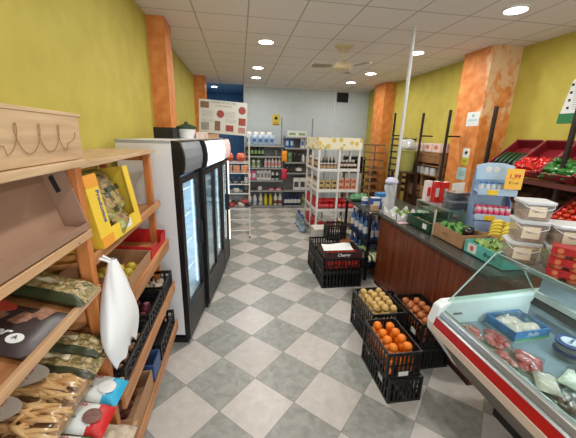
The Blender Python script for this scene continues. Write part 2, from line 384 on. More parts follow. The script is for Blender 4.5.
# ------------------------------------------------------------------ ceiling fan, pole, vent, sign
CREAM = mat('cream_enamel', (205,188,150), .4)
fan = thing('ceiling_fan', 'cream ceiling fan with wide flat blades hanging from a rod', 'fan', (1.58,4.89,HC))
MB().lathe([(.03,-.09),(.075,-.05),(.13,-.02),(.14,0)], 24).build('canopy', CREAM, fan, smooth=.6)
MB().tube([(0,0,-.05),(0,0,-.24)], .014, 10).build('rod', CREAM, fan)
MB().lathe([(.03,-.19),(.06,-.21),(.11,-.25),(.13,-.29),(.12,-.33),(.05,-.36),(0,-.36)], 24).build('motor', CREAM, fan, smooth=.6)
BLADE = mat('fan_blade', (150,135,110), .5, var=.05)
for k in range(3):
    a = math.radians(176 + 120*k); b = MB(); b.x = Matrix.Rotation(a,4,'Z') @ Matrix.Rotation(math.radians(9),4,'X')
    b.slab([(.18,-.05,-.30),(.46,-.075,-.30),(.48,-.03,-.30),(.48,.03,-.30),(.46,.075,-.30),(.18,.05,-.30)], (0,0,.008))
    bl = b.build('blade', BLADE, fan)
    c = MB(); c.x = Matrix.Rotation(a,4,'Z'); c.box(.09,.24,-.018,.018,-.306,-.298).build('blade_bracket', CREAM, bl)
pole = MB().lathe([(.022,0),(.022,2.2),(.022,HC-1.02)], 12).build('service_pole', mat('pole_white', (205,205,202), .35), loc=(2.13,3.87,1.02), smooth=.6)
tag(pole, 'tall thin white pole rising from the counter to the ceiling', 'pole')
v = thing('wall_vent', 'black square ventilation grille high on the pale back wall', 'vent', (3.01,YB,3.09))
MB().box(-.17,.17,-.03,-.001,-.13,.13).build('grille', mat('vent_black', (14,14,16), .6), v)
sl = MB()
for i in range(7): sl.at((0,-.034,-.1+i*.033), (.31,.012,.008), rx=.5)
sl.build('slat', BLKM, v)
# ================================================================== LEFT: display units
def wood_unit(name, label, y0, y1, shelves, posts, top, wd=None):
    """slatted pine display: posts along the front, sloping shelves with a front lip"""
    t = thing(name, label, 'shelf', (0,0,0))
    for (x, y) in posts:
        MB().box(x-.05, x, y-.04, y, 0, top).build('post', WOODO, t, bevel=.004)
    for y in (y0+.04, y1):
        MB().box(XL+.02, XL+.07, y-.04, y, 0, top).build('post', WOODO, t, bevel=.004)
        for z in (.18, top-.06): MB().box(XL+.07, -.69, y+.002, y+.022, z, z+.055).build('side_rail', WOODO, t, bevel=.003)
    for xf, zf, xb, zb, lip in shelves:
        b = MB(); b.slab([(xf-.02,y0,zf-.02),(xb,y0,zb),(xb,y0,zb-.018),(xf-.02,y0,zf-.038)], (0,y1-y0,0))
        s = b.build('shelf', WOOD, t, bevel=.002); wd = wd or WOOD
        l = MB().box(xf-.02, xf, y0-.01, y1+.01, zf-lip, zf).build('front_lip', wd, s, bevel=.003)
        for y in (y0+.12, (y0+y1)/2, y1-.1):
            MB().lathe([(.006,0),(.006,.002),(.003,.004)], 8).build('screw', STEEL, s, loc=(xf,y,zf-.02), rot=(0,PI/2,0))
    return t
A = wood_unit('display_shelf', 'tall pine display unit nearest the camera, holding snack bags under the carved crate', -.75, 1.27,
    [(-.60,1.61,-1.0,1.66,.032), (-.60,1.36,-1.0,1.46,.032), (-.60,1.06,-1.0,1.16,.035), (-.56,.87,-1.0,.97,.03), (-.53,.60,-1.0,.68,.04)],
    [(-.62,1.312),(-.63,-.6)], 1.86, TANW)
MB().box(XL+.01, -.58, -.75, 1.27, 1.865, 1.89).build('top_board', PALE, A, bevel=.003)
B = wood_unit('display_shelf', 'pine display unit against the white side of the first drinks cooler, holding produce cartons', 1.31, 2.50,
    [(-.64,1.465,-1.0,1.42,.05), (-.60,1.135,-1.0,1.14,.085), (-.58,.74,-1.0,.76,.085), (-.58,.36,-1.0,.37,.085)],
    [(-.68,2.50),(-.66,1.37)], 1.84)
MB().box(XL+.01, -.65, 1.31, 2.52, 1.84, 1.865).build('top_board', PALE, B, bevel=.003)
# carved wooden crate on top of the near unit
t = thing('wooden_crate', 'pale wooden crate with a carved looping line on its side, atop the nearest display unit', 'crate', (-.6,1.3,1.892), (0,0,0))
b = MB(); b.slab([(0,0,0),(.01,-.02,.15),(.01,-2.1,.17),(0,-2.1,0)], (-.014,0,0)); b.build('front_board', PALE, t, bevel=.002)
MB().box(-.36,-.015,-.012,0,0,.15).build('end_board', PALE, t); MB().box(-.36,-.345,-2.1,0,0,.15).build('rear_board', PALE, t)
MB().box(-.345,-.015,-2.1,-.012,0,.01).build('base', PALE, t)
MB().slab([(.012,0,.15),(.012,-2.1,.17),(-.03,-2.1,.17),(-.03,0,.15)], (0,0,.012)).build('top_rail', PALE, t, bevel=.002)
CARVE = mat('burnt_line', (150,112,78), .8)
pts = []
for i in range(430):
    s = i/429; y = -.06 - s*1.6; ph = s*2*PI*16
    pts.append((0, y+.024*math.sin(ph), .078+.042*math.cos(ph)*(1 if int(s*16+.5) % 4 else .4)))
pts = [(.003 + .0667*p[2], p[1], p[2]) for p in pts]
MB().tube(pts, .0011, 5).build('carved_line', CARVE, t)
# open brown carton lying on the top sloped shelf
t = thing('cardboard_box', 'large open brown cardboard box on the top shelf of the nearest display unit', 'box', (-.60,1.262,1.618), (0,0,0))
# stands on its long side, opening towards the aisle: rear panel, bottom and far end wall
MB().slab([(-.082,0,.008),(-.14,0,.236),(-.14,-1.3,.236),(-.082,-1.3,.008)], (-.006,0,.0)).build('rear_panel', CARDP, t)
MB().slab([(0,0,.0),(-.082,0,.008),(-.082,-1.3,.008),(0,-1.3,.0)], (0,0,.006)).build('bottom_panel', CARDP, t)
MB().slab([(.0,0,.006),(-.082,0,.012),(-.14,0,.234),(-.055,0,.24)], (0,-.006,0)).build('end_wall', CARDP, t)
MB().slab([(-.092,-.0065,.145),(-.112,-.0065,.205),(-.097,-.0065,.215),(-.076,-.0065,.152)], (0,-.002,0)).build('handle_hole', INK, t)
MB().slab([(0,0,.0),(0,-1.3,.0),(.004,-1.3,.028),(.004,0,.028)], (-.005,0,0)).build('front_flap', CARDP, t)
# ---------------------------------------------------------------- bags
def snack_mat(name, stops, scale): return ramp_mat(name, stops, scale=scale, rough=.3, bump=.6, detail=3, dist=1.2)
BREAD = ramp_mat('breadstick_crust', [(.3,(212,160,104)),(.6,(232,192,138)),(.8,(240,210,164))], scale=14, rough=.7)
DRYG = snack_mat('dried_green_mix', [(.32,(74,70,42)),(.45,(134,122,72)),(.56,(176,152,108)),(.75,(206,192,160))], 42)
OLIVE = mat('dark_green_band', (52,58,34), .35)
PAPERB = mat('bag_card_header', (228,224,216), .55)
def mesh_sticks(n, L, W, seed, zz, r=.009):
    rn = random.Random(seed); b = MB()
    for i in range(n):
        x = (rn.random()-.5)*L*.7; y = (rn.random()-.5)*W*.75; a = rn.gauss(0,.35); l = L*.22
        z = zz + rn.random()*.022
        b.tube([(x-l*math.cos(a), y-l*math.sin(a), z),(x, y, z+.006),(x+l*math.cos(a), y+l*math.sin(a), z)], [r*.5,r,r*.5], 6)
    return b
def bread_bag(i, loc, rot, label, pale=False):
    t = thing('breadstick_bag', label, 'bag', loc, rot, 'clear bags of breadsticks')
    mesh_sticks(42, .24, .15, 10+i, .008).build('breadsticks', BREAD, t, smooth=True)['kind'] = 'stuff'
    MB().pillow(.29, .155, .055, wr=.003, seed=i, n=24, m=16).build('film', FILM, t, smooth=True, loc=(0,0,.028))
    lb = MB(); n = 14     # half-round card header
    lb.add([(-.14,-.068,.036)]+[(-.14+.14*math.sin(PI*k/n), -.068*math.cos(PI*k/n), .042+.026*math.sin(PI*k/n)) for k in range(n+1)], [(0,k+1,k+2) for k in range(n)])
    h = lb.build('card_header', PAPERB, t)
    text('header_print', 'Picos', .036, RED, h, (-.06,0,.080), (0,math.radians(-12),PI/2), shear=.3)
    return t
# near unit, third shelf (z 1.045 at the lip): three breadstick bags and dried mix beyond
SL3 = math.atan2(.12,.38)
def on(shelf, x, y):   # height of a sloping shelf surface
    xf, zf, xb, zb = shelf; return zb + (zf-.02-zb)*(x-xb)/(xf-.02-xb)
S1=(-.60,1.61,-1.0,1.66); S2=(-.60,1.36,-1.0,1.46); S3=(-.60,1.06,-1.0,1.16); S4=(-.56,.87,-1.0,.97); S5=(-.53,.60,-1.0,.68)
for i, (y, lb) in enumerate([(1.02,'clear breadstick bag farthest along the third shelf, beside the green dried mix bag'),(.875,'middle clear breadstick bag on the third shelf of the near display unit'),(.73,'paler breadstick bag at the near corner of the third shelf')]):
    bread_bag(i, (-.72,y,on(S3,-.72,y)+.002), (0,SL3,.05), lb)
def mix_bag(name, label, cat, loc, rot, L, W, T, m, seed, group=None, band=OLIVE):
    t = thing(name, label, cat, loc, rot, group)
    MB().pillow(L, W, T, wr=.004, seed=seed, n=26, m=18, mf=lambda u, v: 1 if v < .17 or v > .93 else (2 if .45 < v < .62 and .3 < u < .6 else 0)).build('film', [m, band, LABEL if band is OLIVE else m], t, smooth=True, loc=(0,0,T/2))
    return t
mix_bag('snack_bag', 'green and brown bag of dried mix at the far end of the second shelf', 'bag', (-.735,1.175,on(S2,-.735,1)), (0,SL3,.0), .29,.16,.06, DRYG, 3, 'green dried mix bags')
mix_bag('snack_bag', 'upper green dried mix bag at the far end of the third shelf behind the post', 'bag', (-.735,1.20,on(S3,-.735,1)+.035), (0,SL3,.05), .28,.12,.055, DRYG, 4, 'green dried mix bags')
mix_bag('snack_bag', 'green dried mix bag just beyond the breadstick bags on the third shelf', 'bag', (-.735,1.125,on(S3,-.735,1)), (0,SL3,.05), .30,.13,.055, DRYG, 5, 'green dried mix bags')
# dark printed biscuit packet on second shelf
DKP = mat('dark_printed_foil', (58,48,48), .35, var=.25, vscale=18)
t = thing('biscuit_packet', 'dark printed packet with a red oval and white lettering on the second shelf', 'packet', (-.765,.945,on(S2,-.765,1)), (0,SL3,0))
MB().pillow(.30,.235,.035, wr=.001, seed=8).build('film', DKP, t, smooth=True, loc=(0,0,.018))
MB().lathe([(.05,0),(.05,.002)], 20, sx=1.0, sy=.5).build('red_oval', mat('red_oval_print', (186,70,52), .5), t, loc=(-.04,.07,.0355))
for x, y in ((-.09,.02),(-.02,.02),(.05,.03),(.09,.07)):
    MB().box(-.022,.022,-.03,.03,0,.0015).build('picture_patch', mat('tan_picture', (150,110,88), .5, var=.4, vscale=60), t, loc=(x,y,.0345), rot=(0,0,-.3))
text('lettering', 'Poker', .045, PAPER, t, (.005,-.045,.040), (0,0,0), shear=.35, bold=.0015)
MB().lathe([(.022,0),(.022,.0016)], 20).build('white_seal', PAPER, t, loc=(.085,-.06,.0335))
text('seal_letter', 'A', .022, INK, t, (.085,-.06,.038), (0,0,0))
# coffee-style packets on the fourth shelf
def packet(label, loc, rot, band, dot, word, W=.14, L=.235):
    t = thing('flour_packet', label, 'packet', loc, rot, 'white packets with coloured ends')
    MB().pillow(L, W, .06, wr=.0015, seed=int(loc[1]*100), n=24, m=14, mf=lambda u, v: 1 if u > .68+.1*math.sin(3*v) else 0).build('paper_body', [PAPER, band], t, smooth=True, loc=(0,0,.03))
    MB().lathe([(.034,0),(.034,.0015)], 20).build('round_picture', dot, t, loc=(.052,-.012,.0635))
    text('brand_lettering', word, .027, RED, t, (-.025,.035,.066), (0,0,0), shear=.3)
    text('small_lettering', 'HARINA', .016, INK, t, (-.03,-.025,.066), (0,0,0))
    return t
SL4 = math.atan2(.12,.42); BROWNP = mat('cocoa_picture', (120,82,72), .5, var=.3, vscale=60)
TURQ = mat('turquoise_print', (40,165,205), .4); REDP = mat('red_packet_print', (196,36,38), .4); GRNP = mat('green_packet_print', (30,130,80), .4)
packet('white packet with a turquoise end, farthest on the fourth shelf of the near unit', (-.655,1.19,on(S4,-.655,1)), (0,SL4,-.05), TURQ, PAPER, 'Selecta')
packet('white packet with a red end between the turquoise and green ones on the fourth shelf', (-.655,1.045,on(S4,-.655,1)), (0,SL4,-.03), REDP, BROWNP, 'Selecta')
packet('white packet with a green end at the bottom left on the fourth shelf', (-.655,.90,on(S4,-.655,1)), (0,SL4,0), GRNP, BROWNP, 'Selecta')
packet('white packet with a blue end nearest the camera on the fourth shelf', (-.655,.755,on(S4,-.655,1)), (0,SL4,0), BLUE, BROWNP, 'Selecta')
mix_bag('pasta_bag', 'clear bag with a blue band on the lowest visible shelf of the near unit', 'bag', (-.64,1.17,on(S5,-.64,1)), (0,.22,0), .24,.15,.06, mat('beige_filling', (190,172,150), .4, var=.3, vscale=30), 6, band=BLUE)
mix_bag('pasta_bag', 'second clear bag with a blue band nearer the camera on the lowest shelf', 'bag', (-.64,1.01,on(S5,-.64,1)), (0,.22,0), .24,.15,.06, mat('beige_filling', (190,172,150), .4), 9, band=BLUE)
# ---------------------------------------------------------------- white carrier bag hanging from the post
t = thing('carrier_bag', 'thin white plastic bag hanging from the shelf post at left', 'bag', (-.60,1.30,1.45))
b = MB()
def bag(u, v):
    a = 2*PI*u; w = .015 + .142*min(1,v/.66)**.9*(1 if v < .72 else 1-.45*(v-.72)/.28); d = .015+.045*math.sin(PI*v*.85)
    z = -.0-.46*v
    k = 1 + .16*math.sin(3*a+4*v+1)*v + .03*math.sin(7*a+9*v)
    pass
    return (.035+ d*math.sin(a)*k, .04+.0*v + w*math.cos(a)*k*.92, z - .035*math.sin(a*2+1.6)*v + .02*math.sin(5*a)*v*v)
b.grid(bag, 44, 16)
b.build('bag_film', mat('white_film_plastic', (236,238,240), .4), t, smooth=True)
b = MB(); b.tube([(0,.0,.02),(.02,.02,.0),(.035,.045,-.04)], .006, 6).tube([(0,.03,.02),(.02,.04,.0),(.035,.06,-.04)], .006, 6).build('handle', mat('white_film_plastic', (228,230,232)), t)
# ---------------------------------------------------------------- yellow open-front carton with snack bags
YC = mat('yellow_carton', (236,200,62), .5, var=.05, vscale=6); YO = mat('orange_carton', (232,158,52), .5)
t = thing('display_carton', 'yellow open display carton of snack bags on the upper shelf beyond the near unit', 'box', (-.635,1.43,1.462), (0,0,math.radians(-3)))
TL = Matrix.Rotation(math.radians(-9),4,'Y')
def ymb(): b = MB(); b.x = TL; return b
hh = .345; LL = .48
ymb().box(-.24,0,0,LL,0,.006).box(-.24,-.234,0,LL,0,hh).build('carton_body', YC, t)
ymb().box(-.24,0,0,.006,0,hh).build('near_side', YC, t); ymb().box(-.24,0,LL-.006,LL,0,hh).build('far_side', YC, t)
ymb().box(0,.005,0,.115,.0,hh).build('near_front_panel', YC, t)
ymb().box(0,.005,.115,LL,.0,.075).build('front_lip', YC, t); ymb().box(0,.005,LL-.06,LL,.075,hh).build('far_front_panel', YC, t)
for q in ((hh-.06,hh),(0,.05)): ymb().box(.005,.007,0,.115,*q).build('orange_corner', YO, t)
wt = text('side_lettering', 'Productos', .038, BLUE, t, (0,0,0), (0,0,0), bold=.001)
wt.matrix_local = TL @ Matrix.Translation((.0065,.085,.19)) @ Matrix(((0,0,1,0),(0,1,0,0),(-1,0,0,0),(0,0,0,1)))
ymb().box(.005,.007,.24,.34,.02,.06).build('price_card', PAPER, t)
CHIP = snack_mat('chips_bag_print', [(.4,(96,84,40)),(.52,(176,140,88)),(.6,(120,150,62)),(.75,(214,196,160))], 16)
for i, (y, z, lb) in enumerate([(.19,.17,'snack bag leaning at the near side inside the yellow carton'),(.33,.19,'snack bag leaning at the far side inside the yellow carton'),(.27,.10,'snack bag lying lowest at the front inside the yellow carton')]):
    s = thing('snack_bag', lb, 'bag', (-.74+.04*(i==2),1.43+y,1.48+z), (0,math.radians(62),.25*(i-1)), 'snack bags in the yellow carton')
    MB().pillow(.27,.18,.11, wr=.007, seed=20+i).build('film', CHIP, s, smooth=True)
    MB().at((0,0,.055),(.03,.15,.004)).build('dark_band', OLIVE, s)
# ---------------------------------------------------------------- red carton and brown carton with lemons on second shelf of unit B
RC = mat('red_carton', (196,34,36), .55, var=.1, vscale=8)
def tray(name, label, cat, loc, rot, L, W, Hh, mo, mi, group=None, th=.006, notch=False, tilt=0):
    t = thing(name, label, cat, loc, (0,tilt,rot), group)
    MB().box(0,L,0,W,0,th).build('base', mi, t)
    for y in (0,W-th): MB().box(0,L,y,y+th,0,Hh).build('long_side', mo, t)
    if notch:
        for x in (0, L-th):
            b = MB(); b.slab([(x,th,0),(x,W-th,0),(x,W-th,Hh),(x,W*.7,Hh),(x,W*.62,Hh*.6),(x,W*.38,Hh*.6),(x,W*.3,Hh),(x,th,Hh)], (th,0,0)); b.build('end_side', mo, t)
    else:
        for x in (0, L-th): MB().box(x,x+th,th,W-th,0,Hh).build('end_side', mo, t)
    return t
tray('produce_carton', 'red open carton, empty, on the second shelf near the cooler', 'box', (-.99,2.07,1.125), 0, .37, .40, .13, RC, mat('carton_inside', (150,96,70), .8), notch=True, tilt=.08)
tray('produce_carton', 'brown open cardboard carton holding lemons on the second shelf', 'box', (-.99,1.62,1.125), 0, .37, .42, .12, CARD, CARD, tilt=.08)
LEM = mat('lemon_skin', (206,186,62), .45, bump=.2, bscale=150)
lem = MB().blob(.033, sc=(1,1,1), jit=.02).build('lemon', LEM, smooth=True); tag(lem, 'yellow lemon in the brown carton on the pine shelf', 'fruit', 'lemons in the carton')
rn = random.Random(5)
pts = [(-.70,1.76),(-.70,1.85),(-.71,1.94),(-.77,1.81),(-.77,1.90),(-.84,1.85),(-.84,1.77),(-.77,1.72),(-.91,1.82)]
for i, (x, y) in enumerate(pts):
    z = 1.131+.034-(x+.99)*.08
    if i == 0: lem.location = (x,y,z)
    else: dup(lem, (x,y,z), (rn.random()*3,0,rn.random()*3))
# black crates and contents
def crate_mb(L, W, Hh, bar=.019, nb=9, mw=6, lab=False):
    """slatted plastic crate: corner posts, rims and vertical bars on every side, grid base"""
    b = MB(); c = .022
    for x in (0, L-c):
        for y in (0, W-c): b.box(x,x+c,y,y+c,0,Hh)
    for z0, z1 in ((0,.022),(Hh-.026,Hh)):
        b.box(c,L-c,0,.010,z0,z1).box(c,L-c,W-.010,W,z0,z1).box(0,.010,c,W-c,z0,z1).box(L-.010,L,c,W-c,z0,z1)
    b.box(c,L-c,.002,.007,Hh*.5-.006,Hh*.5+.006).box(c,L-c,W-.007,W-.002,Hh*.5-.006,Hh*.5+.006)
    b.box(.002,.007,c,W-c,Hh*.5-.006,Hh*.5+.006).box(L-.007,L-.002,c,W-c,Hh*.5-.006,Hh*.5+.006)
    for i in range(1, nb):
        x = c+(L-2*c)*i/nb-bar/2
        b.box(x,x+bar,.002,.008,.02,Hh-.02).box(x,x+bar,W-.008,W-.002,.02,Hh-.02)
    for i in range(1, mw):
        y = c+(W-2*c)*i/mw-bar/2
        b.box(.002,.008,y,y+bar,.02,Hh-.02).box(L-.008,L-.002,y,y+bar,.02,Hh-.02)
    b.box(.01,L-.01,.01,W-.01,.004,.010)
    return b
def crate(label, loc, rot, L, W, Hh, nb=9, mw=6, group='black plastic produce crates', cards=(), m=None):
    t = thing('plastic_crate', label, 'crate', loc, rot, group)
    crate_mb(L, W, Hh, nb=nb, mw=mw).build('crate_body', m or BLK, t)
    for y in (-.004, W-.014): MB().box(L*.35,L*.65,y,y+.018,Hh-.022,Hh-.004).build('handle', m or BLK, t)
    for (cx, cy, cz, side) in cards:
        if side == 'x': MB().at((cx,cy,cz),(.002,.07,.05)).build('paper_tag', PAPER, t)
        else: MB().at((cx,cy,cz),(.08,.002,.04)).build('paper_tag', PAPER, t)
    return t
crate('black crate of garlic on the third shelf beside the cooler', (-.96,2.17,.745), 0, .37,.30,.12)
crate('black crate of red onions on the third shelf between garlic and ginger', (-.96,1.80,.745), 0, .37,.34,.12)
crate('black crate of ginger roots at the near end of the third shelf', (-.96,1.36,.745), 0, .37,.42,.10)
GAR = mat('garlic_skin', (212,196,176), .6, var=.1, vscale=60); BEET = mat('red_onion_skin', (100,38,50), .4, var=.2, vscale=40); GING = mat('ginger_skin', (150,112,80), .7, var=.15, vscale=50)
g = MB(); g.lathe([(.004,.05),(.006,.036),(.022,.028),(.03,.014),(.026,.002),(.008,0)], 12)
gp = g.build('garlic_bulb', GAR, smooth=True); tag(gp, 'pale garlic bulb in the black crate beside the cooler', 'vegetable', 'garlic bulbs in the crate')
k = 0
for i in range(4):
    for j in range(5):
        x = -.90+i*.075+rn.uniform(-.008,.008); y = 2.22+j*.048+rn.uniform(-.006,.006); z = .762+rn.random()*.02
        if k == 0: gp.location = (x,y,z)
        else: dup(gp, (x,y,z), (rn.uniform(-.6,.6),rn.uniform(-.6,.6),rn.random()*6))
        k += 1
op = MB(); op.lathe([(.003,.062),(.006,.052),(.024,.042),(.032,.026),(.026,.008),(.006,0)], 12)
ro = op.build('red_onion', BEET, smooth=True); tag(ro, 'dark red onion in the black crate on the third shelf', 'vegetable', 'red onions in the shelf crate')
k = 0
for i in range(4):
    for j in range(4):
        x = -.90+i*.075; y = 1.86+j*.068; z = .76+rn.random()*.012
        if k == 0: ro.location = (x,y,z)
        else: dup(ro, (x+rn.uniform(-.006,.006),y,z), (rn.uniform(-.5,.5),rn.uniform(-.5,.5),rn.random()*6))
        k += 1
gg = MB(); gg.tube([(-.05,0,.0),(-.02,.008,.008),(.02,-.006,.006),(.05,.01,0)], [.012,.02,.018,.01], 8).tube([(0,0,.005),(.012,.035,.012)], [.016,.009], 7).tube([(-.02,0,.005),(-.028,-.03,.01)], [.014,.008], 7)
gi = gg.build('ginger_root', GING, smooth=True); tag(gi, 'knobbly ginger root in the black crate at the shelf end', 'vegetable', 'ginger roots in the crate')
for i in range(12):
    x = -.88+(i%3)*.11; y = 1.43+(i//3)*.09; z = .772+rn.random()*.008
    if i == 0: gi.location = (x,y,z)
    else: dup(gi, (x,y,z), (0,0,rn.uniform(-.5,.5)))
# bottom shelf: blue crate, brown cartons of packs
tray('produce_carton', 'brown carton on the bottom shelf under the ginger crate', 'box', (-.96,1.38,.365), 0, .37,.36,.13, CARD, CARD)
tray('produce_carton', 'blue open carton on the bottom shelf beside the brown one', 'box', (-.96,1.78,.365), 0, .37,.16,.13, mat('blue_carton', (52,84,130), .5), CARD)
crate('black crate at the far end of the bottom shelf beside the cooler', (-.96,1.98,.365), 0, .37,.46,.14)
POT = mat('sweet_potato_skin', (128,74,62), .7, var=.2, vscale=40)
sp_ = MB().blob(.04, sc=(1.7,.9,.8), jit=.06).build('sweet_potato', POT, smooth=True); tag(sp_, 'brown sweet potato in the carton on the bottom shelf', 'vegetable', 'sweet potatoes on the bottom shelf')
for i in range(10):
    x = -.88+(i%2)*.16; y = 1.43+(i//2)*.07 if i < 8 else 1.5
    z = .41+(.05 if i >= 8 else 0)
    if i == 0: sp_.location = (x,y,z)
    else: dup(sp_, (x,y,z), (0,0,rn.uniform(-.4,.4)))
# lowest shelf near the floor boards under B: kick board
# ================================================================== COOLERS
ROW = -math.atan2(.23,1.59)     # the row is turned a little
def rowpt(s, d=0):   # s metres along the row front, d metres towards the wall
    c, n = math.cos(ROW), math.sin(ROW)
    return (-.50 - s*n - d*c, 2.62 + s*c - d*n)
GASK = mat('black_door_frame', (20,20,22), .35); WSIDE = mat('cooler_white', (228,229,232), .4); DGREY = mat('cooler_base_grey', (54,54,56), .5, var=.1)
COOLIN = mat('cooler_interior', (205,220,240), .5)
def cooler(label, s0, w, loc_d, doors, head, headlit, wall, litin, seed):
    x, y = rowpt(s0, loc_d)
    t = thing('drinks_cooler', label, 'cooler', (x,y,0), (0,0,ROW))
    # local: +y along the row, -x towards the wall, front at x=0
    D = .50
    b = MB(); b.box(-D,-.05,0,.03,.1,1.93).box(-D,-.05,w-.03,w,.1,1.93).box(-D,-.05,0,w,1.90,1.93).box(-D,-D+.03,.03,w-.03,.1,1.9).box(-D,-.05,.03,w-.03,.1,.32)
    b.build('cabinet', WSIDE, t, bevel=.004)
    MB().box(-.07,-.05,.03,w-.03,.32,1.60).box(-.052,-.012,0,.035,.10,1.62).box(-.052,-.012,w-.035,w,.10,1.62).box(-.05,-.012,.035,w-.035,.10,.30).build('black_face', GASK, t) if False else None
    for y in (0, w-.03): MB().box(-.05,-.0,y,y+.03,.06,1.64).build('face_frame', GASK, t)
    MB().box(-.05,-.004,.03,w-.03,.05,.34).build('base_grille', DGREY, t)
    MB().box(-D+.02,-.03,.02,w-.02,0,.06).build('plinth', GASK, t)
    MB().box(-D+.031,-D+.034,.031,w-.031,.33,1.88).box(-D+.034,-.06,.031,.034,.33,1.88).box(-D+.034,-.06,w-.034,w-.031,.33,1.88).build('liner', COOLIN, t)
    for z in (.36,.64,.92,1.2,1.46):
        s = MB()
        for i in range(12): s.box(-D+.05,-.09,.04+(w-.08)*i/11-.002,.04+(w-.08)*i/11+.002,z,z+.004)
        s.box(-.092,-.086,.035,w-.035,z,z+.014).build('wire_shelf', WHITEP, t)
    n = doors
    for k in range(n):
        y0 = .03+(w-.06)*k/n; y1 = .03+(w-.06)*(k+1)/n; xo = -.006*(k % 2)
        d = MB(); e = .035
        d.box(-.04+xo,.002+xo,y0,y0+e,.35,1.62).box(-.04+xo,.002+xo,y1-e,y1,.35,1.62).box(-.04+xo,.002+xo,y0+e,y1-e,.35,.39).box(-.04+xo,.002+xo,y0+e,y1-e,1.57,1.62)
        dd = d.build('door', GASK, t)
        MB().box(-.02+xo,-.014+xo,y0+e,y1-e,.39,1.57).build('door_glass', GLASS, dd)
        hy = y1-.02 if k == 0 else y0+.02
        MB().box(.003+xo,.02+xo,hy-.012,hy+.012,.85,1.1).build('door_handle', STEEL if n > 1 else GASK, dd, bevel=.003)
    # curved header
    h = MB(); pr = [(-.05,1.64),(0,1.64),(.03,1.66),(.046,1.72),(.05,1.79),(.04,1.86),(.02,1.92),(-.05,1.93)]
    h.slab([(a,0,z) for a, z in pr], (0,w,0)); hd = h.build('header', GASK, t)
    p = MB(); q = [(.03,1.66),(.046,1.72),(.05,1.79),(.04,1.86),(.021,1.915)]
    for i in range(4):
        (a,z),(c,zz) = q[i], q[i+1]; p.quad((a+.002,.03,z),(a+.002,w-.02,z),(c+.002,w-.02,zz),(c+.002,.03,zz))
    p.build('header_panel', head, t, smooth=True)
    if litin:
        MB().box(-.075,-.06,.04,.055,.4,1.55).box(-.075,-.06,w-.055,w-.04,.4,1.55).build('light_tube', mat('cooler_tube', (225,238,255), .5, emit=litin), t)
    # drinks: bottles standing on the shelves, each its own thing
    return t, x, y
HEADG = mat('silver_header_panel', (150,156,166), .35, .3); HEADW = mat('lit_header_panel', (250,250,248), .4, emit=1.6)
HEADR = mat('red_white_header', (222,190,186), .4, emit=.5)
c1 = cooler('first drinks cooler from the camera with a silver header and one tall door', 0, .60, 0, 1, HEADG, 0, WSIDE, 2.2, 1)
c2 = cooler('middle drinks cooler with a glowing white header and two sliding doors', .63, .98, -.035, 2, HEADW, 1, WSIDE, .8, 2)
c3 = cooler('farthest cooler in the left row with a pale red header and lit edge strip', 1.64, .46, -.02, 1, HEADR, 1, WSIDE, 1.2, 3)
MB().box(.003,.014,.43,.45,.36,1.6).build('edge_light', mat('edge_light_strip', (255,246,232), .4, emit=2.2), c3[0])

x, y = rowpt(.30, .12)
lamp('AREA', 'cooler_inner_light', (x+.05,y,1.0), (PI/2,0,PI/2+ROW), 4.5, .45, 1.1, col=(.85,.92,1))
x, y = rowpt(1.10, .10)
lamp('AREA', 'cooler_inner_light', (x+.05,y,1.0), (PI/2,0,PI/2+ROW), 1.8, .8, 1.1, col=(.9,.95,1))
# ================================================================== ON TOP OF THE COOLERS
def onrow(s, d): x, y = rowpt(s, d); return x, y
x, y = onrow(.98, .22)
t = thing('food_tub', 'white tub with a dark green lid standing on the coolers', 'tub', (x,y,1.931))
MB().lathe([(.085,0),(.1,.1)], 24).build('tub_body', WHITEP, t, smooth=.6)
MB().lathe([(.106,.1),(.11,.105),(.11,.125),(.05,.15),(.02,.155),(.02,.175),(0,.18)], 24).build('lid', mat('dark_green_lid', (28,62,42), .4), t, smooth=.6)
x, y = onrow(.84, .38)
t = thing('black_bin', 'low black tray behind the tub on top of the coolers', 'tray', (x,y,1.931), (0,0,ROW))
b = MB(); b.box(-.1,.1,-.12,.12,0,.006).box(-.1,-.092,-.12,.12,0,.11).box(.092,.1,-.12,.12,0,.11).box(-.092,.092,-.12,-.112,0,.11).box(-.092,.092,.112,.12,0,.11); b.build('tray_body', BLK, t)
x, y = onrow(1.35, .22)
t = thing('flat_box', 'long flat brown cardboard box on top of the middle cooler', 'box', (x,y,1.931), (0,0,ROW))
MB().box(-.15,.15,-.22,.62,0,.05).build('box_body', CARD, t, bevel=.003); MB().box(-.15,.15,.17,.22,.05,.052).build('packing_tape', mat('tan_tape', (190,160,110), .3), t)
x, y = onrow(1.02, .06)
PINK = mat('pale_pink_print', (222,188,176), .6)
t = thing('patterned_box', 'small pink and white patterned box beside the tub on the coolers', 'box', (x,y,1.931), (0,0,ROW+.2))
MB().box(-.06,.06,-.07,.07,0,.07).build('box_body', mat('pink_white_pattern', (222,200,190), .6, var=.18, vscale=45), t, bevel=.003); MB().box(-.061,.061,-.071,.071,.05,.062).build('lid_band', PINK, t)
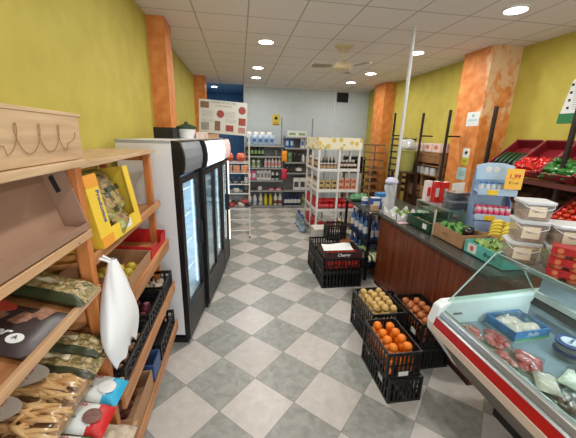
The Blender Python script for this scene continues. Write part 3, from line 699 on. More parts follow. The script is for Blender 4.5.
# ================================================================== WHITE RACK WITH THE BIG POSTER
t = thing('display_rack', 'white metal rack between the coolers and the back shelves, standing on H shaped feet', 'rack', (-.28,5.9,0))
for x in (-.44,.46):
    MB().tube([(x,0,.03),(x,0,2.0)], .014, 8).build('post', WHITE, t)
    b = MB(); b.tube([(x,-.2,.045),(x,.24,.045)], .013, 8); b.build('foot', WHITE, t)
    for y in (-.19,.23): MB().lathe([(.018,0),(.018,.03),(.01,.035)], 10).build('rubber_foot', GREYM, t, loc=(x,y,0))
MB().tube([(-.44,0,.10),(.46,0,.10)], .011, 8).build('rail', WHITE, t); MB().tube([(-.44,0,.33),(.46,0,.33)], .011, 8).build('rail', WHITE, t)
for z in (.58,.88,1.06,1.27,1.46):
    s = MB(); s.box(-.44,.46,-.16,-.15,z,z+.02).box(-.44,.46,.15,.16,z,z+.02)
    for i in range(14): s.box(-.43+i*.0675,-.424+i*.0675,-.15,.15,z+.004,z+.01)
    s.build('wire_shelf', WHITE, t)
BAGO = mat('orange_red_bag', (205,92,58), .4, var=.3, vscale=25); 
for i, x in enumerate((-.62,-.42,-.20,.02)):
    b = MB().pillow(.17,.20,.15, wr=.006, seed=i).build('crisps_bag', BAGO, smooth=True, loc=(x,5.88,1.565)); tag(b, 'puffy orange red bag on the top shelf of the white rack', 'bag', 'orange bags on the white rack')
PO = mat('orange_white_print', (214,150,112), .5, var=.3, vscale=40)
for i in range(6):
    b = MB(); b.box(-.06,.06,-.08,.08,0,.12); o = b.build('biscuit_box', PO, loc=(-.64+i*.145,5.88,1.291), bevel=.003); tag(o, 'orange and white box on the second shelf of the white rack', 'box', 'orange boxes on the white rack')
DK = mat('dark_tin', (58,56,54), .4, var=.3, vscale=30); LT = mat('light_tin', (196,192,186), .4, var=.15, vscale=30)
for i in range(7):
    o = MB().lathe([(.03,0),(.032,.005),(.032,.10),(.03,.105),(.012,.11)], 10).build('canned_good', DK if i % 3 else LT, loc=(-.64+i*.125,5.86,1.082)); tag(o, ('dark' if i % 3 else 'pale')+' tin on the middle shelf of the white rack', 'tin', 'tins on the white rack')
for i in range(5):
    o = MB().lathe([(.045,0),(.055,.04),(.05,.07),(0,.075)], 12, sx=1.2).build('bowl_pack', LT if i == 3 else DK, loc=(-.62+i*.18,5.86,.902)); tag(o, 'white bowl shaped pack on the fourth shelf of the white rack' if i == 3 else 'dark rounded pack on the fourth shelf of the white rack', 'pack', 'bowl packs on the white rack')
rn = random.Random(11)
for i in range(11):
    c, nm = [(mat('red_sack', (160,40,44), .5, var=.2), 'red'), (DK, 'dark'), (LT, 'pale')][i % 3]
    x = -.66+i*.082
    o = MB().pillow(.13,.15,.09, wr=.005, seed=40+i).build('grocery_bag', c, smooth=True, loc=(x,5.87+.03*(i%2),.651+.05*(i%2)), rot=(0,rn.uniform(-.3,.3),rn.uniform(-.5,.5))); tag(o, nm+' soft bag heaped on the lowest shelf of the white rack', 'bag', nm+' bags heaped on the white rack')
# poster
t = thing('meat_poster', 'large pale poster with pictures of meat cuts mounted on the white rack', 'poster', (-.30,5.93,2.0), (0,math.radians(3),0))
MB().box(-.43,.43,0,.012,-.02,.56).build('board', mat('poster_board', (206,206,198), .6), t)
MEAT = mat('meat_picture', (150,62,54), .5, var=.35, vscale=30); MEATP = mat('pale_meat_picture', (172,128,112), .5, var=.35, vscale=30); BRN = mat('brown_picture', (128,96,74), .5, var=.3, vscale=30)
for x, z, w, h, m in [(-.33,.47,.15,.11,BRN),(-.05,.33,.13,.13,MEAT),(.34,.42,.12,.14,MEAT),(.345,.22,.13,.13,MEAT),(-.32,.10,.14,.13,mat('grey_picture',(150,146,140),.5,var=.2,vscale=20)),(-.10,.12,.10,.17,BRN),(.12,.09,.14,.11,MEAT),(.34,.07,.13,.10,MEATP)]:
    if m is MEAT and w < .135 and z > .3: MB().lathe([(.068,0),(.068,.002)], 16).build('picture', m, t, loc=(x,-.001,z), rot=(PI/2,0,0))
    else: MB().box(x-w/2,x+w/2,-.002,0,z-h/2,z+h/2).build('picture', m, t)
LINEP = mat('small_print_grey', (158,164,160), .7)
b = MB()
for cx, z0, n in ((-.28,.36,5),(.12,.37,5),(-.28,.22,3),(.14,.24,3)):
    for i in range(n): b.box(cx-.10,cx+.10,-.0015,0,z0-i*.022,z0-i*.022+.007)
b.build('small_print', LINEP, t)['kind'] = 'stuff'
text('heading', 'CARNES DE LA CASA', .05, mat('teal_print', (88,128,128), .6), t, (0,-.002,.525), (PI/2,0,0)); text('subheading', 'CORTES Y RECETAS', .035, MEAT, t, (.0,-.002,.465), (PI/2,0,0))
# ================================================================== BACK SHELVES
SH = mat('grey_shelf_steel', (150,152,152), .45, .2); SHB = mat('grey_back_panel', (132,134,136), .6)
def back_unit(label, x0, x1, zs, top, tall, lx=None):
    t = thing('metal_shelving', label, 'shelf', ((x0+x1)/2,8.4,0), group=None)
    w = x1-x0
    for x in (-w/2, w/2-.03):
        MB().box(x,x+.03,.2,.24,0,tall if x > 0 else top).build('upright', GREYM, t)
    MB().box(-w/2+.03,w/2-.03,.205,.215,.06,top-.02).build('back_panel', SHB, t)
    for z in zs:
        s = MB(); s.box(-w/2,w/2,-.2,.2,z-.03,z-.004).box(-w/2,w/2,-.206,-.2,z-.035,z+.004); s.build('shelf', SH, t)
        for x in (-w/2+.005, w/2-.01): MB().slab([(x,-.16,z-.035),(x,.2,z-.035),(x,.2,z-.10)], (.004,0,0)).build('shelf_bracket', GREYM, t)
    MB().box(-w/2,w/2,-.19,.2,0,.04).build('plinth', SH, t)
    return t
ZA = [.07,.50,.78,1.12,1.43,1.71]; ZB = [.07,.50,.99,1.28,1.66,1.95]
back_unit('grey metal shelving with cleaning products, left of the tall post on the back wall', .16, 1.18, ZA, 1.75, 2.45)
back_unit('grey metal shelving right of the tall post, partly behind the white gondola', 1.21, 2.05, ZB, 1.98, 2.45)
KITS = {}
def bottle_proto(kind, body, cap, lab, h, r):
    key = (kind, body.name, cap.name, lab.name, round(h,3), round(r,3))
    if key in KITS: return KITS[key]
    b = MB()
    if kind == 'bottle':
        b.lathe([(r*.9,0),(r,.01),(r,h*.62),(r*.45,h*.8),(r*.38,h*.88)], 10, mi=0).lathe([(r*.42,h*.88),(r*.42,h)], 8, mi=1).lathe([(r*1.02,h*.18),(r*1.02,h*.5)], 10, mi=2)
    elif kind == 'jug':
        b.lathe([(r*.9,0),(r,.012),(r,h*.55),(r*.8,h*.7),(r*.4,h*.85),(r*.32,h*.9)], 10, mi=0, sx=.75).lathe([(r*.38,h*.9),(r*.38,h)], 8, mi=1)
        b.tube([(r*.0,-r*.8,h*.55),(0,-r*1.25,h*.7),(0,-r*.4,h*.85)], r*.14, 6, mi=0).lathe([(r*1.02,h*.15),(r*1.02,h*.42)], 10, mi=2, sx=.76)
    elif kind == 'jar': b.lathe([(r*.9,0),(r,.008),(r,h*.72),(r*.85,h*.8)], 10, mi=0).lathe([(r*.9,h*.8),(r*.9,h)], 10, mi=1).lathe([(r*1.02,h*.2),(r*1.02,h*.6)], 10, mi=2)
    elif kind == 'box': b.box(-r,r,-r*.8,r*.8,0,h,0).box(-r*.7,r*.7,-r*.82,-r*.8,h*.25,h*.7,2).box(-r*.9,r*.9,-r*.7,r*.7,h,h+.003,1)
    elif kind == 'pack':
        b.pillow(h, r*2, r*1.3, n=8, m=6, wr=.003, mi=0)
        b.v = [(y, z*.8, x+h/2) for x, y, z in b.v]; b.box(-r*.6,r*.6,-r*.58,-r*.54,h*.3,h*.65,2)
    me = b.build('proto', [body,cap,lab], smooth=.7)
    KITS[key] = me.data; bpy.data.objects.remove(me)
    return KITS[key]
def put(name, cat, label, group, kind, body, cap, lab, h, r, pos, rz=0):
    o = bpy.data.objects.new(name, bottle_proto(kind, body, cap, lab, h, r)); COL.objects.link(o); o.location = pos; o.rotation_euler = (0,0,rz)
    return tag(o, label, cat, group)
def line(name, cat, label, kind, cols, h, r, x0, x1, n, y, z, rows=1, dy=.1, group=None):
    for k in range(rows):
        for i in range(n):
            put(name, cat, label, group or label.split(' on the')[0].split(' standing')[0]+' row', kind, *cols, h, r, (x0+(x1-x0)*(i/(n-1) if n > 1 else .5), y+k*dy, z+.0015))
def C(n, *c, r=.4): return mat(n, c, r)
wht=C('bottle_white',214,214,214); pbl=C('pack_pale_blue',165,190,212); dgr=C('bottle_dark_green',30,44,30,r=.2); bkc=C('cap_black',24,24,26); grn=C('label_green',86,120,80)
redc=C('cap_red',180,50,50); pnk=C('pack_pink',196,88,150); ylw=C('bottle_yellow',222,206,50); blu=C('bottle_blue',52,88,160); dbl=C('bottle_dark_blue',26,44,96); orn=C('pack_orange',228,150,40); crd=C('pack_magenta_red',196,44,72); gpk=C('pack_green',130,160,112); brn=C('jar_brown',92,64,46); tan=C('jar_tan',180,150,112); salmon=C('box_salmon',214,158,128); dark=C('jar_dark',44,36,34,r=.25)
U1 = 'the left back shelving'; U2 = 'the right back shelving'
def on_(z): return z
line('paper_pack','pack','pale blue wrapped paper pack on the top of '+U1,'pack',(pbl,wht,blu),.26,.07,.24,.86,5,8.30,1.712)
line('paper_pack','pack','white and blue paper pack at the rear on the top of '+U1,'pack',(wht,wht,pbl),.34,.075,.26,.80,4,8.46,1.712)
line('wine_bottle','bottle','dark green glass bottle on the second shelf of '+U1,'bottle',(dgr,bkc,gpk),.29,.042,.24,.62,5,8.32,1.432)
line('spray_can','can','lone grey spray can at the right of the second shelf of '+U1,'bottle',(C('can_grey',120,120,124),bkc,C('can_grey',120,120,124)),.2,.035,.98,.98,1,8.32,1.432)
line('pickle_jar','jar','pale jar with a green label on the third shelf of '+U1,'jar',(wht,grn,gpk),.24,.05,.24,.50,3,8.32,1.122)
line('spray_bottle','bottle','white bottle with a red cap on the third shelf of '+U1,'bottle',(wht,redc,C('label_pink',214,150,150)),.28,.042,.70,1.08,5,8.32,1.122)
line('napkin_pack','pack','pink pack on the fourth shelf of '+U1,'box',(pnk,pnk,wht),.25,.055,.26,.38,2,8.32,.782)
line('detergent_box','box','white box with dark print on the fourth shelf of '+U1,'box',(wht,wht,C('print_grey',120,120,124)),.26,.045,.50,.80,4,8.32,.782)
line('shampoo_bottle','bottle','white and black bottle on the fourth shelf of '+U1,'bottle',(wht,bkc,bkc),.26,.042,.90,1.02,2,8.32,.782)
line('soap_dish_pack','pack','small white tub alone on the fifth shelf of '+U1,'jar',(wht,wht,wht),.1,.06,.54,.54,1,8.30,.502)
line('sponge_pack','pack','flat pink red pack on the fifth shelf of '+U1,'box',(crd,pnk,wht),.05,.075,.86,1.06,2,8.30,.502)
line('sponge_pack','pack','flat dark pack on the fifth shelf of '+U1,'box',(dark,dark,dark),.05,.06,.26,.40,2,8.30,.502)
line('bleach_jug','jug','white jug with a blue label on the bottom shelf of '+U1,'jug',(wht,blu,pbl),.34,.075,.26,.40,2,8.30,.072)
line('detergent_jug','jug','plain white jug beside the yellow ones on the bottom shelf of '+U1,'jug',(wht,wht,C('label_grey',170,170,172)),.34,.075,.56,.56,1,8.30,.072)
line('detergent_jug','jug','bright yellow jug on the bottom shelf of '+U1,'jug',(ylw,C('cap_lemon',226,216,90),ylw),.32,.065,.70,.84,2,8.30,.072)
line('softener_jug','jug','white jug with a red brown label on the bottom shelf of '+U1,'jug',(wht,wht,C('label_rust',140,70,60)),.34,.075,.98,1.11,2,8.30,.072)
line('tea_box','box','white box with a green band on the very top of '+U2,'box',(wht,C('lid_green',150,180,140),gpk),.15,.13,1.40,1.66,2,8.32,1.952)
line('milk_carton','carton','blue carton on the top shelf of '+U2,'box',(blu,blu,pbl),.25,.05,1.28,1.40,2,8.32,1.662)
line('milk_carton','carton','white carton with a blue band on the top shelf of '+U2,'box',(wht,blu,blu),.25,.05,1.70,1.94,3,8.32,1.662)
line('green_pack','pack','pale green pack on the second shelf of '+U2,'pack',(gpk,gpk,grn),.26,.05,1.36,1.36,1,8.32,1.282)
line('cola_bottle','bottle','tall black bottle on the second shelf of '+U2,'bottle',(dark,redc,dark),.33,.05,1.50,1.62,2,8.32,1.282)
line('water_bottle','bottle','clear white bottle beside the black ones on the second shelf of '+U2,'bottle',(wht,blu,wht),.24,.04,1.74,1.86,2,8.32,1.282)
line('helmet_tin','tin','round dark tin with a pale front on the third shelf of '+U2,'jar',(dark,dark,wht),.22,.09,1.62,1.62,1,8.32,.992)
line('sauce_bottle','bottle','small dark bottle on the third shelf of '+U2,'bottle',(dark,bkc,brn),.22,.035,1.30,1.40,2,8.32,.992)
line('tissue_box','box','white box with dark pictures on the fourth shelf of '+U2,'box',(wht,wht,C('print_dark',70,70,76)),.34,.085,1.56,1.92,3,8.32,.502)
line('softener_bottle','bottle','dark blue bottle with a white label on the bottom shelf of '+U2,'bottle',(dbl,dbl,wht),.33,.05,1.28,1.66,5,8.30,.072)
line('cleaner_bottle','bottle','yellow green bottle on the bottom shelf of '+U2,'bottle',(C('bottle_lime',160,165,90),wht,grn),.3,.045,1.78,1.9,2,8.30,.072)
for z, m, lb in ((1.30,orn,'orange pack hung on the tall post of the back shelving'),(.82,crd,'magenta red pack hung on the tall post of the back shelving')):
    o = MB().pillow(.28,.15,.05, wr=.003, seed=4, n=8, m=6); o.v = [(y, -z2, x+.14) for x, y, z2 in o.v]; o.tube([(0,0,.27),(0,.06,.29)], .004, 5)
    tag(o.build('hanging_pack', m, smooth=True, loc=(1.19,8.16,z)), lb, 'pack')
# yellow notice on the back wall
t = thing('wall_notice', 'yellow notice with a dark pictogram on the pale back wall', 'sign', (1.06,YB,2.40))
MB().box(-.11,.11,-.006,-.001,-.15,.15).build('plate', mat('notice_yellow', (214,186,62), .5), t)
MB().lathe([(.045,0),(.045,.002)], 16).build('pictogram', INK, t, loc=(0,-.006,.05), rot=(PI/2,0,0)); text('caption', 'AVISO', .05, INK, t, (0,-.007,-.07), (PI/2,0,0))
MB().box(-.08,.08,-.007,-.006,-.13,-.11).build('underline', INK, t)
o = thing('motion_sensor', 'tiny white sensor at the top of the back wall beside the recess', 'sensor', (.32,YB,3.20)); MB().box(-.03,.03,-.02,0,-.03,.03).build('housing', WHITEP, o, bevel=.006); MB().lathe([(.014,0),(.01,.01),(0,.012)], 10).build('lens', INK, o, loc=(0,-.02,-.005), rot=(PI/2,0,0))
# ================================================================== WHITE GONDOLA
GX0, GX1, GY0, GY1 = 1.48, 2.27, 5.6, 6.6
t = thing('white_gondola', 'tall white slatted gondola with a lemon patterned valance in the middle of the shop', 'shelf', (GX0,GY0,0))
W_, D_ = GX1-GX0, GY1-GY0
for x in (0, W_*.5, W_):
    for y in (0, D_*.5, D_):
        if x == W_*.5 and y == D_*.5: continue
        MB().box(x-.018,x+.018,y-.018,y+.018,0,1.76).build('post', WHITE, t)
GZ = (.14,.59,.98,1.38)
for z in GZ:
    s = MB(); s.box(-.018,W_+.018,-.018,D_+.018,z-.02,z)
    s.box(-.02,W_+.02,-.024,-.018,z-.035,z+.02).box(-.024,-.018,-.02,D_+.02,z-.035,z+.02).box(W_+.018,W_+.024,-.02,D_+.02,z-.035,z+.02)
    s.build('shelf', WHITE, t)
MB().box(-.02,W_+.02,-.02,D_+.02,1.74,1.76).build('top_board', WHITE, t)
def lemon_mat():
    m = bpy.data.materials.new('lemon_pattern_paper'); m.use_nodes = True; N = m.node_tree.nodes; L = m.node_tree.links; b = N['Principled BSDF']; b.inputs['Roughness'].default_value = .6
    tc = N.new('ShaderNodeTexCoord'); v = N.new('ShaderNodeTexVoronoi'); v.inputs['Scale'].default_value = 9; L.new(tc.outputs['Object'], v.inputs['Vector'])
    r = N.new('ShaderNodeValToRGB'); e = r.color_ramp.elements; r.color_ramp.interpolation = 'CONSTANT'; e[0].position = 0; e[0].color = rgb(226,178,66); e[1].position = .36; e[1].color = rgb(226,220,190)
    n = e.new(.30); n.color = rgb(150,168,90); L.new(v.outputs['Distance'], r.inputs[0]); L.new(r.outputs[0], b.inputs['Base Color']); return m
LP = lemon_mat()
b = MB().box(-.03,W_+.03,-.03,-.022,1.76,1.97); b.build('front_valance', LP, t); MB().box(-.03,-.022,-.022,D_+.03,1.76,1.97).build('side_valance', LP, t); MB().box(W_+.022,W_+.03,-.022,D_+.03,1.76,1.97).build('side_valance', LP, t)
def gline(name, cat, label, kind, cols, h, r, xs, y, z, g):
    for x in xs: put(name, cat, label, g, kind, *cols, h, r, (GX0+x, GY0+y, z+.0015))
import itertools
fr_ = lambda a, b, n: [a+(b-a)*i/(n-1) for i in range(n)]
gline('honey_jar','jar','brown jar with a pale lid on the top front shelf of the white gondola','jar',(brn,LT,tan),.12,.035, fr_(.06,.34,5), .06, 1.38, 'brown jars on the gondola')
gline('sauce_bottle','bottle','dark slim bottle behind the jars on the top shelf of the white gondola','bottle',(dark,redc,tan),.22,.03, fr_(.06,.34,5), .17, 1.38, 'slim dark bottles on the gondola')
gline('spice_jar','jar','short pale jar at the right of the top front shelf of the gondola','jar',(tan,wht,dark),.10,.035, fr_(.46,.74,5), .06, 1.38, 'pale jars on the gondola')
gline('spice_jar','jar','rear jar with a white lid at the right of the top shelf of the gondola','jar',(brn,wht,tan),.17,.035, fr_(.46,.74,5), .17, 1.38, 'rear jars on the gondola')
gline('tuna_box','box','yellow and tan box on the third front shelf of the gondola','box',(C('box_sand',196,172,108),tan,brn),.09,.045, fr_(.08,.34,3), .06, .98, 'sand coloured boxes on the gondola')
gline('tuna_box','box','upper yellow and tan box on the third front shelf of the gondola','box',(C('box_sand',196,172,108),tan,brn),.09,.045, fr_(.08,.34,3), .06, 1.073, 'upper sand boxes on the gondola')
gline('biscuit_pack','pack','salmon coloured box on the third front shelf of the gondola','box',(salmon,wht,C('print_rust',170,84,60)),.11,.05, fr_(.47,.73,3), .06, .98, 'salmon boxes on the gondola')
gline('biscuit_pack','pack','upper salmon coloured box on the third front shelf of the gondola','box',(salmon,wht,C('print_rust',170,84,60)),.11,.05, fr_(.47,.73,3), .06, 1.095, 'upper salmon boxes on the gondola')
rb = C('bag_red',186,36,38)
for i, x in enumerate(fr_(.08,.72,6)):
    o = MB().pillow(.15,.16,.11, wr=.005, seed=60+i, n=9, m=7).build('rice_bag', rb, smooth=True, loc=(GX0+x,GY0+.10,.65), rot=(0,0,.3*(-1)**i)); tag(o, 'red soft bag on the second front shelf of the white gondola', 'bag', 'red bags on the gondola')
    o = MB().pillow(.15,.16,.10, wr=.005, seed=70+i, n=9, m=7).build('rice_bag', rb, smooth=True, loc=(GX0+x,GY0+.12,.75), rot=(0,0,-.2*(-1)**i)); tag(o, 'upper red soft bag on the second front shelf of the white gondola', 'bag', 'upper red bags on the gondola')
# left face of the gondola
for z, spec in ((1.38,('jar',(brn,wht,tan),.2,.04)),(.98,('jar',(tan,brn,wht),.2,.045)),(.59,('box',(rb,rb,wht),.16,.05)),(.14,('box',(rb,rb,tan),.18,.06))):
    for k, y in enumerate(fr_(.28,.94,7)):
        nm = {1.38:'top',.98:'third',.59:'second',.14:'bottom'}[z]
        put('grocery_jar' if spec[0] == 'jar' else 'grocery_box', 'jar' if spec[0] == 'jar' else 'box', ('jar' if spec[0]=='jar' else 'red box')+' on the '+nm+' shelf along the left side of the gondola', nm+' row along the gondola side', spec[0], *spec[1], spec[2], spec[3], (GX0+.06,GY0+y,z+.0015))
gline('juice_carton','carton','red and white carton on the bottom front shelf of the gondola','box',(rb,wht,tan),.2,.05, fr_(.07,.32,3), .07, .14, 'cartons on the gondola bottom')
gline('oil_bottle','bottle','yellow bottle on the bottom front shelf of the gondola','bottle',(C('oil_yellow',190,160,70),redc,tan),.26,.04, fr_(.46,.74,4), .07, .14, 'oil bottles on the gondola bottom')
# bottles on the floor left of the gondola
wtr = clear_mat('clear_water_bottle', (190,214,222), .4, .1, body=.25)
for i in range(4):
    put('water_jug','jug','large clear water jug on the floor beside the white gondola','water jugs by the gondola','jug',wtr,blu,pbl,.34,.085,(1.30+.02*(i%2),6.0+i*.2,.0015))
# ================================================================== OVEN AND STAND
t = thing('oven', 'black countertop oven on a brown stand at the back right', 'oven', (2.86,7.5,1.15))
MB().box(-.27,.27,-.2,.22,0,.36).build('housing', BLKM, t, bevel=.006); MB().box(-.24,.13,-.206,-.2,.05,.31).build('door', mat('oven_glass', (18,18,20), .12), t)
MB().tube([(-.22,-.225,.29),(.1,-.225,.29)], .008, 8).build('handle', STEEL, t)
for z in (.08,.18,.28): MB().lathe([(.016,0),(.014,.015)], 10).build('knob', STEEL, t, loc=(.2,-.2,z), rot=(PI/2,0,0))
t = thing('wooden_stand', 'dark brown wooden stand beneath the black oven', 'stand', (2.86,7.5,0))
DW = ramp_mat('dark_brown_wood', [(.35,(64,40,30)),(.65,(92,60,44))], scale=4, stretch=(8,8,1), rough=.5)
MB().box(-.3,.3,-.22,.25,1.11,1.148).build('top', DW, t)
for x in (-.28,.24):
    for y in (-.2,.19): MB().box(x,x+.04,y,y+.04,0,1.11).build('leg', DW, t)
MB().box(-.28,.28,-.2,.23,.5,.53).build('shelf', DW, t)
# ================================================================== COUNTER
CW = ramp_mat('reddish_panelling', [(.3,(76,31,15)),(.55,(114,53,26)),(.8,(142,78,40))], scale=2.2, stretch=(3,14,.5), rough=.4, bump=.08, dist=.4)
CT = mat('dark_counter_top', (62,62,58), .25, var=.12, vscale=18)
t = thing('service_counter', 'long counter with reddish wooden panelled front and dark top', 'counter', (1.85,2.75,0))
cb = MB()
n = 13; y0, y1 = -.95, .90
for i in range(n):
    a = y0+(y1-y0)*i/n; b_ = y0+(y1-y0)*(i+1)/n
    cb.box(0,.02,a+.002,b_-.002,.06,.985)
cb.build('panel_front', CW, t, bevel=.002)
MB().box(.02,.9,y1-.02,y1,.0,.985).build('end_panel', CW, t); MB().box(.012,.02,y0,y1,0,.985).build('backing', mat('counter_backing', (50,24,16), .6), t)
MB().box(.02,.9,y0,y0+.02,0,.985).build('end_panel', CW, t); MB().box(.03,.05,y0+.02,y1-.02,0,.06).build('kick_board', BLKM, t)
MB().box(-.03,.92,y0-.01,y1+.03,.985,1.02).build('counter_top', CT, t, bevel=.004)
# further counter: dark metal table with open shelves
t = thing('metal_table', 'dark steel table with open lower shelves beyond the end of the wooden counter', 'table', (1.74,3.72,0))
for x in (0,.60):
    for y in (0,.95): MB().box(x,x+.035,y,y+.035,0,.985).build('leg', BLKM, t)
MB().box(-.02,.86,-.02,1.02,.985,1.015).build('table_top', CT, t, bevel=.003)
for z in (.18,.56): MB().box(0,.63,0,.98,z,z+.02).build('shelf', BLKM, t)
WB = clear_mat('blue_water_bottle', (90,140,200), .4, .1, body=.35)
for z, s in ((.201,'lower'),(.581,'upper')):
    for i in range(5):
        for j in range(2):
            put('water_bottle','bottle','blue tinted water bottle standing on the '+s+' shelf of the dark steel table', s+' shelf water bottles','bottle',WB,blu,wht,.31,.043,(1.82+j*.11,3.82+i*.17,z))
def pieces(): pass
# items on table top
t = thing('green_cloth', 'crumpled green plastic bag lying on the far end of the dark table', 'bag', (1.86,4.45,1.017))
MB().pillow(.30,.18,.10, wr=.018, seed=3, n=18, m=12).build('film', mat('green_plastic', (58,118,74), .35), t, smooth=True, loc=(0,0,.05))
put('wipes_pack','pack','blue and white pack on the dark table beside the hanging bags','packs on the dark table','box',blu,wht,wht,.14,.07,(1.93,4.02,1.017)); put('wipes_pack','pack','sky blue tub at the far side of the table behind the rolled bags','packs on the dark table','box',C('tub_sky',60,130,190),C('tub_sky',60,130,190),wht,.17,.09,(2.13,4.22,1.017))
put('wipes_pack','pack','white clear pack nearest the green bag on the dark table','packs on the dark table','jar',wht,wht,blu,.12,.05,(1.83,4.16,1.017))
put('carton_small','box','small tan box at the near edge of the dark table','packs on the dark table','box',tan,tan,tan,.07,.05,(1.84,3.84,1.017))
t = thing('plastic_bag_roll', 'roll of translucent produce bags standing upright near the white pole', 'bag roll', (1.99,3.73,1.017))
MB().lathe([(.12,0),(.12,.012),(.02,.02),(.012,.03)], 16).build('base', GREYM, t); MB().tube([(0,0,.02),(0,0,.46)], .008, 8).build('rod', STEEL, t)
b = MB(); b.grid(lambda u, v: ((.05+.02*math.sin(5*2*PI*u+6*v)+.02*math.sin(v*9))*math.cos(2*PI*u), (.05+.02*math.sin(5*2*PI*u+6*v))*math.sin(2*PI*u), .02+.36*v), 30, 12)
b.build('bag_film', clear_mat('milky_bag_film', (220,222,224), .5, .3, body=.6), t, smooth=True)
b = MB(); b.blob(.07, c=(0,0,.42), sc=(1.2,1.1,.7), jit=.12, nu=20, nv=12); b.build('bag_bunch', mat('lilac_white_film', (190,190,214), .4), t, smooth=True)
# white scalloped tray
t = thing('scalloped_tray', 'white carton tray with scalloped rim holding greens at the far end of the wooden counter', 'tray', (1.86,3.26,1.022))
MB().box(0,.32,0,.34,0,.006).build('base', WHITEP, t)
def scal(L): 
    n = 24; return [(0,0)]+[(L,0)]+[(L*(1-i/n), .075+.035*math.cos(2*PI*2*i/n)) for i in range(n+1)]
for y in (0,.334): MB().slab([(a,y,z) for a, z in scal(.32)], (0,.006,0)).build('scalloped_side', WHITEP, t)
for x in (0,.314): MB().slab([(x,a,z) for a, z in scal(.34)], (.006,0,0)).build('scalloped_side', WHITEP, t)
LEAF = mat('leafy_green', (98,138,70), .5, var=.3, vscale=25)
LEAFP = mat('pale_leafy_green', (142,172,96), .5, var=.25, vscale=25)
def lettuce_mesh(m, r=.07, seed=0, n=22):
    rn = random.Random(seed); b = MB(); b.blob(r*.62, sc=(1,1,.8), jit=.06)
    for k in range(n):
        a = rn.random()*6.28; el = rn.uniform(.1,1.2); w = r*.62; l = r*rn.uniform(.7,1.05)
        d = Vector((math.cos(a)*math.cos(el), math.sin(a)*math.cos(el), math.sin(el))); s = Vector((-math.sin(a), math.cos(a), 0)); u = d.cross(s)
        b.grid(lambda p, q: tuple(d*(r*.25+l*p*.85) + s*(w*(q-.5)*math.sin(PI*min(1,.25+p*.7))) - u*(.25*r*(q-.5)**2*4) + u*(.06*r*math.sin(9*q+7*p))), 5, 6)
    return b
def scatter(name, cat, label, group, mesh_o, pts, rots=None):
    for i, p in enumerate(pts):
        r = rots[i] if rots else (0,0,i*1.7)
        if i == 0: mesh_o.location = p; mesh_o.rotation_euler = r; tag(mesh_o, label, cat, group)
        else: dup(mesh_o, p, r)
scatter('lettuce','vegetable','pale greens lying in the white scalloped tray','greens in the white tray', lettuce_mesh(0,.045,1).build('lettuce', LEAFP, smooth=True), [(1.95,3.36,1.075),(2.08,3.36,1.075),(2.0,3.49,1.075),(2.11,3.5,1.07)])
t = thing('tape_reel', 'dark round reel with a pale top beside the scalloped tray', 'reel', (2.26,3.36,1.022))
MB().lathe([(.078,0),(.078,.085)], 28).build('dark_band', mat('reel_dark', (40,32,28), .4), t, smooth=.5); MB().lathe([(.078,.085),(.082,.09),(.05,.105),(.04,.095),(0,.095)], 28).build('pale_lid', mat('reel_cream', (206,200,180), .4), t, smooth=.5)
t = thing('paper_sheet', 'pink and white paper sheet under the scalloped tray edge', 'paper', (1.85,3.16,1.022)); MB().box(0,.26,0,.085,0,.002).build('sheet', mat('pink_paper', (214,178,182), .7), t)
# folded paper at back and scale
t = thing('counter_scale', 'silver counter scale with a flat plate behind the scalloped tray', 'scale', (2.56,3.50,1.022))
MB().box(-.13,.13,-.15,.15,0,.07).build('body', GREYM, t, bevel=.01); MB().box(-.15,.15,-.16,.16,.085,.095).build('plate', STEEL, t, bevel=.003); MB().lathe([(.03,.07),(.03,.085)], 12).build('plate_mount', BLKM, t)
MB().box(-.1,-.09,-.08,.08,.015,.05).build('display', INK, t) 
# green crate with white label
t = thing('green_crate', 'dark green plastic crate with a white label on the counter', 'crate', (1.97,2.77,1.022), group=None)
DG = mat('dark_green_plastic', (30,72,50), .45)
b = MB(); b.box(0,.18,0,.44,0,.008).box(0,.008,0,.44,0,.11).box(.172,.18,0,.44,0,.11).box(.008,.172,0,.008,0,.11).box(.008,.172,.432,.44,0,.11); b.build('crate_body', DG, t)
b = MB(); b.box(-.008,.0,-.008,.448,.1,.115).box(.18,.188,-.008,.448,.1,.115).box(0,.18,-.008,0,.1,.115).box(0,.18,.44,.448,.1,.115); b.build('rim', DG, t)
MB().box(-.002,0,.05,.12,.03,.085).build('white_label', PAPER, t)
for i in range(5): MB().box(-.004,0,.15+i*.055,.156+i*.055,.01,.098).build('rib', DG, t)
scatter('potato','vegetable','brown potato lying in the dark green crate','potatoes in the green crate', MB().blob(.034, sc=(1.2,.95,.85), jit=.05).build('potato', mat('muddy_skin', (116,96,62), .7, var=.2, vscale=40), smooth=True), [(2.02+.075*(i%2),2.84+.085*(i//2),1.066) for i in range(10)])
# brown carton with leafy veg
CWID = .265
t = tray('veg_carton', 'brown cardboard carton with lettuce on the counter, between green crate and turquoise carton', 'box', (2.0,2.31,1.022), 0, CWID, .43, .135, CARD, CARD)
text('carton_print', 'BIO', .05, mat('faded_brown_ink', (120,86,60), .7), t, (-.001,.24,.07), (PI/2,0,-PI/2))
t = tray('veg_carton', 'turquoise and white printed carton on the counter next to the meat case', 'box', (2.0,1.86,1.022), 0, CWID, .42, .115, mat('turquoise_carton', (96,186,176), .5, var=.12, vscale=14), PAPER)
MB().box(-.0015,0,.28,.38,.02,.1).build('white_panel', PAPER, t); MB().lathe([(.02,0),(.02,.001)], 12, sx=1.2).build('red_mark', mat('coral_mark', (206,96,84), .5), t, loc=(-.0015,.33,.06), rot=(0,-PI/2,0))
text('carton_lettering', 'fresh', .06, INK, t, (-.0025,.14,.06), (PI/2,0,-PI/2), shear=.3)
L1 = lettuce_mesh(0,.075,5).build('lettuce', mat('fresh_green', (92,150,70), .5, var=.3, vscale=25), smooth=True)
